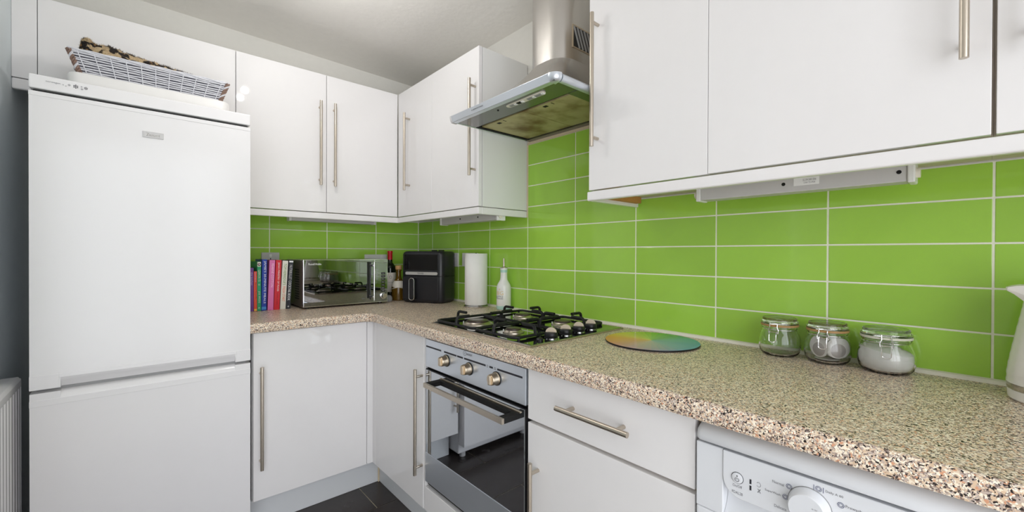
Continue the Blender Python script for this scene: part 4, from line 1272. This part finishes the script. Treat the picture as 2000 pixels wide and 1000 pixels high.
# sugar
cx, cy, r = J[2]; k = r / 0.0525
b = MB(); rings = []
prof = [(0.028, 0.0062), (0.0392, 0.0075), (0.0447, 0.0128), (0.0482, 0.024), (0.0488, 0.034), (0.0474, 0.047), (0.0445, 0.0565)]
seg = 40
for rr, z in prof:
    rings.append([(cx + rr * k * math.cos(2 * PI * j / seg), cy + rr * k * math.sin(2 * PI * j / seg), ZW + z + (0.007 * math.sin(2 * PI * j / seg + 0.35) if z > 0.05 else 0)) for j in range(seg)])
rings.append([(cx + 0.02 * math.cos(2 * PI * j / seg), cy + 0.02 * math.sin(2 * PI * j / seg), ZW + 0.0615 + 0.002 * math.sin(3 * 2 * PI * j / seg)) for j in range(seg)])
b.loft(rings)
o = tag(b.build('sugar', 'sugar', None, True), 'white sugar filling the widest glass jar', 'sugar'); o['kind'] = 'stuff'
# tea bags
cx, cy, r = J[1]
tb = MB().lathe([(0.0, -0.0002), (0.028, -0.0002), (0.028, 0.0002), (0.0, 0.0003)], 0, 0, 0, 32, False, False).mesh('paper', True)
tb.materials.append(M['teabag'])
tl = MB().lathe([(0.0, -0.0028), (0.011, -0.0026), (0.0180, -0.0003), (0.0180, 0.0005), (0.011, 0.0028), (0.0, 0.0030)], 0.007, 0, 0, 28, False, False).mesh('tea_leaves', True)
tl.materials.append(M['tea'])
fa_ = facing(cx, cy)
# (bearing of the flat face from the camera side, distance from the axis, sideways shift, label)
bags = [(-0.75, 0.026, 0.0, 'round tea bag leaning in the left half of the middle glass jar'),
        (0.45, 0.0235, 0.014, 'foremost tea bag of the stack in the right half of the middle glass jar'),
        (0.45, 0.0165, 0.014, 'second tea bag from the front of the stack in the middle glass jar'),
        (0.45, 0.0095, 0.013, 'third tea bag from the front of the stack in the middle glass jar'),
        (0.45, 0.0025, 0.012, 'rearmost tea bag of the stack in the right half of the middle glass jar')]
for (be, dist, sh_, lab) in bags:
    a = fa_ + be
    o = thing('tea_bag', lab, 'tea bag',
              (cx + dist * math.cos(a) - sh_ * math.sin(a), cy + dist * math.sin(a) + sh_ * math.cos(a), ZW + 0.0425), 0, 'tea bags in the middle jar')
    o.rotation_euler = (0, PI / 2, a)
    link('paper', tb, o, True); link('tea_leaves', tl, o, True)
o = thing('tea_bag', 'tea bag lying flat on the bottom of the middle glass jar', 'tea bag', (cx, cy, ZW + 0.0092), 0, 'tea bags in the middle jar')
link('paper', tb, o, True); link('tea_leaves', tl, o, True)

# oil drizzler bottle
def drizzler():
    cx, cy = -0.0415, -0.9655
    t = thing('oil_bottle', 'white ceramic oil drizzler bottle with steel spout, behind the hob', 'bottle', (cx, cy, ZW + 0.0005))
    P_ = [(0.0, 0.0), (0.0335, 0.0), (0.0365, 0.003), (0.0372, 0.012), (0.0375, 0.05), (0.0375, 0.108), (0.0365, 0.118), (0.0325, 0.130), (0.0245, 0.143), (0.0195, 0.152), (0.0178, 0.162), (0.0172, 0.185), (0.0178, 0.196), (0.0180, 0.203), (0.0192, 0.208), (0.0188, 0.212), (0.014, 0.213)]
    MB().lathe(P_, 0, 0, 0, 40, False, True).build('bottle_body', 'ceramic', t, True, local=True)
    MB().lathe([(0.0177, 0.190), (0.01825, 0.196), (0.0185, 0.203), (0.0182, 0.2035)], 0, 0, 0, 40, False, False).build('neck_band', 'mint', t, True, local=True)
    MB().lathe([(0.0362, 0.0015), (0.0372, 0.004), (0.0378, 0.012), (0.0376, 0.0205)], 0, 0, 0, 40, False, False).build('foot_band', 'mint', t, True, local=True)
    MB().lathe([(0.0188, 0.2128), (0.0205, 0.2136), (0.0205, 0.2150), (0.010, 0.2165), (0.0058, 0.219)], 0, 0, 0, 32).build('spout_disc', 'steel_h', t, True, local=True)
    MB().tube([(0, 0, 0.216), (0, 0, 0.235), (-0.001, 0, 0.262)], 0.0045, 12, radii=[0.0056, 0.0050, 0.0040]).build('spout', 'steel_h', t, True, local=True)
    A0 = facing(cx, cy)
    # lettering is turned away to the left
    text('BIG', 'lettering', mat('gold_ink', rgb(226, 196, 130), 0.4), t, (0, 0, 0.0865), (1, 0, 0), (0, 0, 1), w=0.042, h=0.020, local=True, wrap=(0, 0, 0.0379, A0 - 0.62))
    text('DRIZZLE', 'lettering', 'ink_grey', t, (0, 0, 0.064), (1, 0, 0), (0, 0, 1), w=0.052, h=0.016, local=True, wrap=(0, 0, 0.0379, A0 - 0.78))
    text('*', 'motif', MATS['gold_ink'], t, (0, 0, 0.105), (1, 0, 0), (0, 0, 1), w=0.01, h=0.01, local=True, wrap=(0, 0, 0.0377, A0 - 0.62))
drizzler()

# kitchen roll
def roll():
    cx, cy = -0.0735, -0.7700
    t = thing('kitchen_roll', 'roll of white kitchen paper on the worktop corner', 'kitchen roll', (cx, cy, ZW + 0.012))
    MB().lathe([(0.019, 0.0), (0.0605, 0.0), (0.0613, 0.0012), (0.0613, 0.2735), (0.0605, 0.275), (0.019, 0.275), (0.019, 0.0)], 0, 0, 0, 48, False, False).build('paper', 'paper', t, True, local=True)
    MB().lathe([(0.0192, 0.001), (0.0192, 0.2745), (0.0178, 0.2745), (0.0178, 0.001), (0.0192, 0.001)], 0, 0, 0, 32, False, False).build('card_core', 'wood', t, True, local=True)
    A0 = facing(cx, cy)
    # loose end of the paper
    b = MB(); 
    q = [(0.0617 * math.cos(A0 + 0.2 + 0.05 * i), 0.0617 * math.sin(A0 + 0.2 + 0.05 * i)) for i in range(10)]
    b.loft([[(x, y, 0.001) for x, y in q], [(x, y, 0.274) for x, y in q]], False, False, False)
    b.build('loose_sheet', 'paper', t, True, local=True)
    h = thing('roll_holder', 'thin steel wire holder under the kitchen roll', 'holder', (cx, cy, ZW + 0.0005))
    MB().tube([(0.064 * math.cos(2 * PI * j / 36), 0.064 * math.sin(2 * PI * j / 36), 0.003) for j in range(36)], 0.0028, 8, closed=True).build('base_ring', 'chrome', h, True, local=True)
    MB().tube([(0.058 * math.cos(2 * PI * j / 36), 0.058 * math.sin(2 * PI * j / 36), 0.0085) for j in range(36)], 0.0024, 8, closed=True).build('support_ring', 'chrome', h, True, local=True)
    MB().cyl((-0.064, 0, 0.004), (0.064, 0, 0.004), 0.0025, 8).build('cross_wire', 'chrome', h, True, local=True)
    MB().tube([(0, 0, 0.003), (0, 0, 0.284), (0, 0, 0.289)], 0.004, 10, radii=[0.004, 0.004, 0.0065]).build('rod', 'black', h, True, local=True)
roll()

# air fryer
def fryer():
    th = math.atan2(-0.875, 0.485)
    front = Vector((-0.2285, -0.4515)); back = Vector((0.875, 0.485))
    W, D = 0.276, 0.216
    c0 = front + back * (D / 2)
    t = thing('air_fryer', 'black air fryer with a silver band and drawer handle in the corner', 'air fryer', (c0.x, c0.y, ZW + 0.001), th)
    def ring(ins, z, top=0.0):
        return [(x, y, z) for x, y in rrect(W - 2 * ins, D - 2 * ins, 0.030, 0.092 - min(ins, 0.02), 7)]
    # lower bowl with drawer
    MB().loft([ring(0.012, 0.0), ring(0.003, 0.008), ring(0.0, 0.020), ring(0.0, 0.153)]).build('lower_body', 'fryer', t, True, local=True)
    MB().loft([ring(0.0015, 0.1535), ring(0.0015, 0.1555)]).build('seam', 'dark', t, True, local=True)
    MB().loft([ring(0.0, 0.156), ring(0.0, 0.278), ring(0.003, 0.289), ring(0.010, 0.296), ring(0.020, 0.2985)]).build('upper_body', 'fryer', t, True, local=True)
    yf = -D / 2
    # glossy control window
    box('control_window', 'black_gloss', t, -0.112, 0.105, yf - 0.0012, yf + 0.004, 0.190, 0.279, 0.001, local=True)
    # silver band
    pts = []
    L, hw = 0.212, 0.0085
    for k in range(9):
        a = PI / 2 - PI * k / 8; pts.append((L / 2 - hw + hw * math.cos(a), 0.170 + hw * math.sin(a)))
    for k in range(9):
        a = -PI / 2 - PI * k / 8; pts.append((-L / 2 + hw + hw * math.cos(a), 0.170 + hw * math.sin(a)))
    bd = MB().prism(pts, 'y', yf - 0.003, yf + 0.001).build('silver_band', 'silver', t, True, 0.0006, local=True)
    text('TOWER', 'lettering', 'ink', bd, (-0.004, yf - 0.0034, 0.170), (1, 0, 0), (0, 0, 1), w=0.042, h=0.0085, local=True)
    # drawer front panel and handle
    dr = box('drawer', 'fryer', t, -0.125, 0.108, yf - 0.002, yf + 0.006, 0.018, 0.150, 0.002, local=True)
    hx = -0.044
    lp = roundpath([(hx - 0.0165, yf - 0.034, 0.075), (hx - 0.0165, yf - 0.034, 0.143), (hx + 0.0165, yf - 0.034, 0.143), (hx + 0.0165, yf - 0.034, 0.019), (hx - 0.0165, yf - 0.034, 0.019), (hx - 0.0165, yf - 0.034, 0.075)], 0.016, 6)
    h = MB().tube(lp[:-1], 0.0022, 8, closed=True).build('handle_rim', 'chrome', dr, True, local=True)
    pts = [(p[0], p[2]) for p in lp[:-1]]
    MB().prism(pts, 'y', yf - 0.0355, yf - 0.002).build('handle', 'black', dr, True, 0.001, local=True)
    MB().prism([((hx + (p[0] - hx) * 0.55), 0.081 + (p[1] - 0.081) * 0.88) for p in pts], 'y', yf - 0.0372, yf - 0.035).build('handle_pad', 'fryer', dr, True, 0.001, local=True)
    for (x, y) in ((-0.02, 0.075), (0.025, 0.080)):
        box('air_outlet', 'black', t, x - 0.016, x + 0.016, y - 0.01, y + 0.01, 0.297, 0.306, 0.002, local=True)
fryer()

# microwave
def microwave():
    x0, x1, yf = -0.8265, -0.3778, -0.330
    z0, z1 = 0.9185, 1.1605
    t = thing('microwave', 'small microwave with mirrored front standing in the back corner', 'microwave', ((x0 + x1) / 2, -0.17, ZW))
    box('casing', 'mwside', t, x0, x1, yf + 0.012, -0.012, z0, z1, 0.003)
    for x in (x0 + 0.03, x1 - 0.03):
        for y in (yf + 0.04, -0.05):
            MB().cyl((x, y, ZW + 0.0003), (x, y, z0 + 0.001), 0.011, 12).build('foot', 'black', t, True)
    # side vents
    for k in range(13):
        box('side_vent', 'dark', t, x0 - 0.0004, x0 + 0.001, -0.26, -0.18, 0.955 + 0.0125 * k, 0.9595 + 0.0125 * k)
    box('front_frame', 'chrome', t, x0, x1, yf, yf + 0.0125, z0, z1, 0.0012)
    xs_ = -0.4570
    d = box('door', 'mw_glass', t, x0 + 0.0032, xs_ - 0.001, yf - 0.0015, yf + 0.004, z0 + 0.0032, z1 - 0.0032, 0.0008)
    p = box('control_panel', 'mw_glass', t, xs_ + 0.0012, x1 - 0.0032, yf - 0.0015, yf + 0.004, z0 + 0.0032, z1 - 0.0032, 0.0008)
    ys = yf - 0.0019
    box('handle_strip', 'black', d, -0.4985, -0.4845, yf - 0.0026, yf - 0.0012, 0.945, 1.146)
    hb = MB().tube([(-0.4690, yf - 0.030, 0.934), (-0.4690, yf - 0.030, 1.145)], 0.0052, 14).build('handle', 'chrome', d, True)
    for z in (0.953, 1.126):
        MB().cyl((-0.4770, yf - 0.001, z), (-0.4705, yf - 0.028, z), 0.0062, 12).build('handle_post', 'chrome', hb, True)
    text('Russell Hobbs', 'lettering', 'white_ink', d, (-0.771, ys, 1.1375), (1, 0, 0), (0, 0, 1), w=0.062, h=0.0105)
    text('800W', 'lettering', 'ink_grey', d, (-0.519, ys, 0.944), (1, 0, 0), (0, 0, 1), w=0.018, h=0.008)
    rows_ = ('Meat', 'Poultry', 'Fish', 'Vegetable', 'Potato', 'Reheat', 'Soup', 'Pizza', 'Defrost')
    for k, s in enumerate(rows_):
        text(s, 'lettering', 'white_ink', p, (-0.442 - 0.001 * (k % 3), ys, 1.1045 - 0.0072 * k), (1, 0, 0), (0, 0, 1), w=0.020 - 0.002 * (k % 3), h=0.0036)
    for k in range(7):
        box('key', 'black', p, -0.417, -0.393, yf - 0.0022, yf - 0.0012, 1.074 - 0.0165 * k, 1.086 - 0.0165 * k)
        text(('Time', 'Clock', 'Micro', 'Auto', 'Stop', 'Start', '+30')[k], 'lettering', 'white_ink', p, (-0.406, yf - 0.0026, 1.0805 - 0.0165 * k), (1, 0, 0), (0, 0, 1), w=0.014, h=0.0035)
    # sweeping silver line over the display
    arc = bez((xs_ + 0.004, yf - 0.0022, 1.149), (-0.418, yf - 0.0022, 1.137), (x1 - 0.006, yf - 0.0022, 1.150), 10)
    MB().tube(arc, 0.0012, 6).build('display_trim', 'chrome', p)
    dl = MB().tube([(-0.4035, yf - 0.001, 0.9545), (-0.4035, yf - 0.006, 0.9545), (-0.4035, yf - 0.008, 0.9545), (-0.4035, yf - 0.022, 0.9545), (-0.4035, yf - 0.024, 0.9545)], 0.017, 30, radii=[0.0195, 0.0195, 0.0150, 0.0142, 0.0125]).build('dial', 'chrome', p, True)
    MB().tube([(-0.4035, yf - 0.024, 0.9545), (-0.4035, yf - 0.0244, 0.9545)], 0.011, 24).build('dial_face', 'steel_h', dl)
microwave()

# books
def book(label, xa, xb, ztop, tilt, spine, depth=0.165, yfront=-0.24, lines=(), band=None):
    col = mat('book_' + spine[0], spine[1], 0.4)
    wd = xb - xa; h = ztop - ZW
    t = thing('cookbook', label, 'book', (xa, yfront, ZW + 0.0008 + max(0, 0)), 0, 'cookbooks beside the microwave')
    t.rotation_euler = (0, tilt, 0)
    h = h / math.cos(tilt)
    c = MB().box(0.0, wd, 0.0, 0.0025, 0, h).box(0, 0.0022, 0.0025, depth, 0, h).box(wd - 0.0022, wd, 0.0025, depth, 0, h)
    c.build('cover', col, t, True, 0.0008, local=True)
    box('pages', 'pages', t, 0.0022, wd - 0.0022, 0.0025, depth - 0.003, 0.003, h - 0.003, local=True)
    if band:
        for (z0, z1, m) in band: box('spine_band', m, t, 0.0006, wd - 0.0006, -0.0004, 0.0004, z0 * h, z1 * h, local=True)
    for (s, f0, f1, cx_, cw, m) in lines:    # text runs top to bottom between fractions f0 > f1 of the height
        text(s, 'spine_title', m, t, (wd * cx_, -0.0008, h * (f0 + f1) / 2), (0, 0, -1), (1, 0, 0), w=h * (f0 - f1), h=wd * cw, local=True)
    return t
M['b_green'] = mat('book_light', rgb(222, 214, 200), 0.5)
M['b_orange'] = mat('ink_orange', rgb(226, 110, 40), 0.5)
M['b_lime'] = mat('ink_lime', rgb(110, 150, 60), 0.5)
M['b_maroon'] = mat('ink_maroon', rgb(120, 40, 40), 0.5)
M['b_lav'] = mat('ink_lavender', rgb(190, 170, 210), 0.5)
M['b_pinkl'] = mat('ink_palepink', rgb(246, 206, 224), 0.5)
M['b_dkred'] = mat('ink_darkred', rgb(130, 24, 36), 0.5)
M['b_cyan'] = mat('ink_cyan', rgb(70, 140, 210), 0.5)
book('purple cookbook, leftmost of the row and half hidden by the fridge freezer', -1.0560, -1.0262, 1.120, 0.0, ('purple', rgb(108, 56, 140)), lines=(('the kitchen', 0.9, 0.6, 0.75, 0.28, 'b_lav'),))
book('thin orange-red cookbook, shortest of the row', -1.0250, -1.0120, 1.102, 0.0, ('orange', rgb(234, 84, 52)), lines=(('Good Food', 0.98, 0.74, 0.5, 0.34, 'b_lav'), ('Express & Thai noodles', 0.72, 0.30, 0.62, 0.42, 'b_maroon')), band=((0.01, 0.055, mat('ink_yellow', rgb(240, 200, 80), 0.5)),))
bk = book('green cookbook with a small round portrait at the top of its spine', -1.0108, -0.9945, 1.150, 0.0, ('green', rgb(34, 158, 104)), lines=(('LEAN IN 15', 0.83, 0.60, 0.55, 0.62, 'b_green'), ('||', 0.545, 0.52, 0.5, 0.5, 'b_green'), ('JOE WICKS', 0.40, 0.16, 0.5, 0.55, 'b_green'), ('C', 0.075, 0.045, 0.5, 0.4, 'white_ink')), band=((0.90, 0.995, 'b_green'),))
MB().cyl((0.0082, -0.0006, 0.228), (0.0082, -0.001, 0.228), 0.0064, 20).build('portrait_disc', 'ink', bk, local=True)
MB().cyl((0.0082, -0.001, 0.2285), (0.0082, -0.0013, 0.2285), 0.0032, 14).build('portrait_face', 'b_pinkl', bk, local=True)
book('blue cookbook with bold white lettering', -0.9930, -0.9715, 1.161, 0.012, ('blue', rgb(24, 64, 168)), lines=(("JAMIE'S 30-MINUTE MEALS", 0.97, 0.14, 0.58, 0.55, 'white_ink'),), band=((0.02, 0.075, 'b_cyan'),))
book('pink cookbook between the blue and red ones', -0.9665, -0.9415, 1.158, 0.036, ('pink', rgb(222, 118, 178)), lines=(('FEARNE COTTON', 0.93, 0.46, 0.6, 0.40, 'b_pinkl'),))
book('red cookbook with white lettering', -0.9395, -0.9140, 1.158, 0.042, ('red', rgb(208, 34, 48)), lines=(("Jamie's MINISTRY OF FOOD", 0.95, 0.37, 0.55, 0.42, 'white_ink'), ('JAMIE OLIVER', 0.33, 0.10, 0.5, 0.22, 'b_dkred')))
book('white cookbook with green and orange lettering', -0.9110, -0.8860, 1.1545, 0.052, ('white', rgb(226, 224, 212)), lines=(("TOM KERRIDGE'S", 0.94, 0.50, 0.52, 0.5, 'b_lime'), ('FRESH START', 0.47, 0.16, 0.52, 0.48, 'b_orange')))
book('black cookbook with white capital lettering, next to the microwave', -0.8838, -0.8640, 1.157, 0.062, ('black', rgb(38, 42, 50)), lines=(('NUTRIBULLET', 0.90, 0.60, 0.5, 0.6, 'grey_lt'), ('COCKTAIL BOOK', 0.58, 0.17, 0.5, 0.6, 'white_ink'), ('+', 0.07, 0.03, 0.5, 0.4, 'white_ink')), band=((0.955, 0.985, 'white_ink'),))

# bottles behind the air fryer
t = thing('wine_bottle', 'dark wine bottle with a red foil cap, behind the microwave', 'bottle', (-0.262, -0.115, ZW + 0.0005))
MB().lathe([(0.0, 0.0), (0.034, 0.0), (0.0365, 0.003), (0.0368, 0.19), (0.035, 0.2), (0.026, 0.215), (0.0165, 0.226), (0.0142, 0.24), (0.0140, 0.288), (0.0152, 0.290), (0.0152, 0.299), (0.012, 0.300)], 0, 0, 0, 36, False, True).build('bottle_glass', 'wine', t, True, local=True)
MB().lathe([(0.0149, 0.246), (0.0148, 0.285), (0.0160, 0.289), (0.0160, 0.3005), (0.0, 0.302)], 0, 0, 0, 32, False, False).build('foil_cap', 'foil', t, True, local=True)
lb = MB().lathe([(0.03715, 0.045), (0.03715, 0.165)], 0, 0, 0, 40, False, False).build('label', 'label', t, True, local=True)
A0 = facing(-0.262, -0.115)
text('CHATEAU', 'label_print', 'ink_grey', lb, (0, 0, 0.105), (1, 0, 0), (0, 0, 1), w=0.04, h=0.006, local=True, wrap=(0, 0, 0.0374, A0 + 0.1))
text('O', 'label_print', 'ink_grey', lb, (0, 0, 0.137), (1, 0, 0), (0, 0, 1), w=0.017, h=0.019, local=True, wrap=(0, 0, 0.0374, A0 + 0.1))
t = thing('liqueur_bottle', 'squat bottle of golden liquid with a cork stopper, behind the air fryer', 'bottle', (-0.2565, -0.222, ZW + 0.0005))
MB().lathe([(0.0, 0.0), (0.036, 0.0), (0.0405, 0.004), (0.042, 0.03), (0.042, 0.078), (0.038, 0.098), (0.027, 0.118), (0.0165, 0.135), (0.0145, 0.15), (0.0145, 0.176), (0.018, 0.178), (0.018, 0.186), (0.012, 0.187)], 0, 0, 0, 36, False, True).build('bottle_glass', 'gold_liq', t, True, local=True)
MB().lathe([(0.0185, 0.187), (0.0200, 0.189), (0.0200, 0.209), (0.0185, 0.211), (0.0, 0.211)], 0, 0, 0, 28).build('cork', 'cork', t, True, local=True)
A0 = facing(-0.2565, -0.222)
seg = []
for j in range(13):
    a = A0 - 1.2 + 2.4 * j / 12
    seg.append(a)
MB().loft([[(0.0424 * math.cos(a), 0.0424 * math.sin(a), 0.068 - 0.012 * abs(j - 6) / 6 + 0.012) for j, a in enumerate(seg)], [(0.0395 * math.cos(a), 0.0395 * math.sin(a), 0.0985) for a in seg], [(0.0285 * math.cos(a), 0.0285 * math.sin(a), 0.1185) for a in seg]], False, False, False).build('label', 'label', t, True, local=True)
tag(MB().lathe([(0.0, 0.0), (0.019, 0.0), (0.0225, 0.006), (0.0235, 0.016), (0.021, 0.028), (0.013, 0.036), (0.0, 0.038)], -0.336, -0.252, ZW + 0.0005, 28, False, False).build('ornament', 'grey', None, True),
    'small grey rounded ornament at the right end of the microwave', 'ornament')

# kettle (cut by the right edge)
def kettle():
    cx, cy = -0.112, -2.7090
    t = thing('kettle', 'white electric kettle with a dimpled surface at the right edge', 'kettle', (cx, cy, ZW + 0.0005))
    MB().lathe([(0.072, 0.0), (0.0765, 0.004), (0.0775, 0.018), (0.0770, 0.021), (0.070, 0.021)], 0, 0, 0, 48).build('power_base', 'kettle', t, True, local=True)
    MB().lathe([(0.0775, 0.0215), (0.0785, 0.024), (0.0785, 0.033), (0.077, 0.034)], 0, 0, 0, 48).build('steel_ring', 'steel', t, True, local=True)
    # dimpled body: hexagon-like dents
    seg, rows_k = 72, 40
    rings = []
    for i in range(rows_k + 1):
        z = 0.034 + (0.196 - 0.034) * i / rows_k
        f = i / rows_k
        r = 0.0790 - 0.003 * f - 0.0225 * max(0, f - 0.12) ** 1.15
        ring = []
        for j in range(seg):
            a = 2 * PI * j / seg
            u = a * 9 / PI; v = f * 9
            dent = math.sin(u * PI) * math.sin((v) * PI)
            rr = r - 0.0011 * abs(dent) * (1 if 0.03 < f < 0.95 else 0)
            ring.append((rr * math.cos(a), rr * math.sin(a), z))
        rings.append(ring)
    MB().loft(rings).build('kettle_body', 'kettle', t, True, local=True)
    MB().lathe([(0.0545, 0.196), (0.0570, 0.199), (0.0565, 0.222), (0.0535, 0.231), (0.040, 0.236), (0.0, 0.238)], 0, 0, 0, 48, True, False).build('collar', 'kettle', t, True, local=True)
    MB().lathe([(0.011, 0.237), (0.013, 0.245), (0.011, 0.252), (0.0, 0.254)], 0, 0, 0, 24, True, False).build('lid_knob', 'steel', t, True, local=True)
    d = Vector((-0.3, 0.954, 0)).normalized(); s = Vector((-d.y, d.x, 0))
    rings = []
    for (o, w_, z0, z1) in ((0.045, 0.026, 0.178, 0.229), (0.060, 0.020, 0.196, 0.229), (0.073, 0.011, 0.209, 0.227), (0.0835, 0.004, 0.2165, 0.2235)):
        rings.append([tuple(d * o + s * w_ + Vector((0, 0, z1))), tuple(d * o - s * w_ + Vector((0, 0, z1))), tuple(d * o - s * w_ * 0.5 + Vector((0, 0, (z0 + z1) / 2 - (z1 - z0) * 0.15))), tuple(d * o + Vector((0, 0, z0))), tuple(d * o + s * w_ * 0.5 + Vector((0, 0, (z0 + z1) / 2 - (z1 - z0) * 0.15)))])
    MB().loft(rings).build('spout', 'kettle', t, True, 0.001, local=True)
    p = [tuple(-d * 0.05 + Vector((0, 0, 0.222))), tuple(-d * 0.105 + Vector((0, 0, 0.222))), tuple(-d * 0.112 + Vector((0, 0, 0.12))), tuple(-d * 0.100 + Vector((0, 0, 0.06))), tuple(-d * 0.072 + Vector((0, 0, 0.055)))]
    MB().tube(roundpath(p, 0.03, 6), 0.0105, 12).build('handle', 'kettle', t, True, local=True)
kettle()

# sockets
def socket(label, wall, a0, a1, z0, z1, n):
    t = thing('wall_socket', label, 'socket', ((a0 + a1) / 2, -0.004, z0) if wall == 'b' else (-0.004, (a0 + a1) / 2, z0))
    if wall == 'b':
        box('plate', 'grey_lt' if n == 1 else 'carcass', t, a0, a1, -0.0095, -0.0004, z0, z1, 0.002)
        for k in range(n):
            c = a0 + (a1 - a0) * (k + 0.5) / n
            box('switch', 'carcass', t, c - 0.006, c + 0.006, -0.0125, -0.009, z1 - 0.026, z1 - 0.010, 0.001)
            for (dx, dz, w_, h_) in ((0, -0.010, 0.002, 0.005), (-0.011, -0.026, 0.0035, 0.002), (0.011, -0.026, 0.0035, 0.002)):
                box('pin_hole', 'dark', t, c + dx - w_, c + dx + w_, -0.0098, -0.0092, z1 - 0.026 + dz - h_, z1 - 0.026 + dz + h_)
    else:
        box('plate', 'carcass', t, -0.0095, -0.0004, a0, a1, z0, z1, 0.002)
        for k in range(n):
            c = a0 + (a1 - a0) * (k + 0.5) / n
            box('switch', 'carcass', t, -0.0125, -0.009, c - 0.006, c + 0.006, z1 - 0.028, z1 - 0.012, 0.001)
            box('pin_hole', 'dark', t, -0.0098, -0.0092, c - 0.002, c + 0.002, z1 - 0.046, z1 - 0.036)
socket('single grey socket plate on the tiles behind the cookbooks', 'b', -0.9500, -0.8630, 1.110, 1.1965, 1)
socket('double socket plate on the tiles behind the microwave', 'b', -0.3810, -0.2330, 1.102, 1.1865, 2)
socket('white socket plate on the tiles beside the air fryer', 'r', -0.500, -0.354, 1.1145, 1.198, 2)
socket('white socket plate on the tiles behind the kitchen roll', 'r', -0.690, -0.5435, 1.1185, 1.198, 2)

# ================================================================= CEILING SPOTLIGHTS (above the frame)
def spot_bar():
    x = -0.97; ys = (-0.96, -1.12)
    zc = ceil_z(x)
    t = thing('bulb_bar', 'ceiling bar with two small bare bulbs on short stems', 'ceiling light', (x, -1.04, zc - 0.03))
    box('bar', 'steel', t, x - 0.02, x + 0.02, ys[-1] - 0.1, ys[0] + 0.08, zc - 0.028, zc - 0.001, 0.004)
    for i, y in enumerate(ys):
        MB().cyl((x, y, zc - 0.028), (x, y, zc - 0.132), 0.005, 10).build('stem', 'steel', t, True)
        sh = MB().lathe([(0.010, 0.0), (0.017, -0.004), (0.019, -0.022), (0.017, -0.022), (0.015, -0.006), (0.0, -0.005)], x, y, zc - 0.128, 24, True, False).build('lamp_holder', 'steel', t, True)
        l = bpy.data.lights.new('bulb', 'POINT')
        l.energy = SPOT_W; l.color = (1.0, 0.985, 0.965); l.shadow_soft_size = 0.018
        lo = bpy.data.objects.new('bulb', l); COL.objects.link(lo)
        lo.parent = t
        lo.location = (0, y + 1.04, -0.150)
SPOT_W = 3.2
spot_bar()
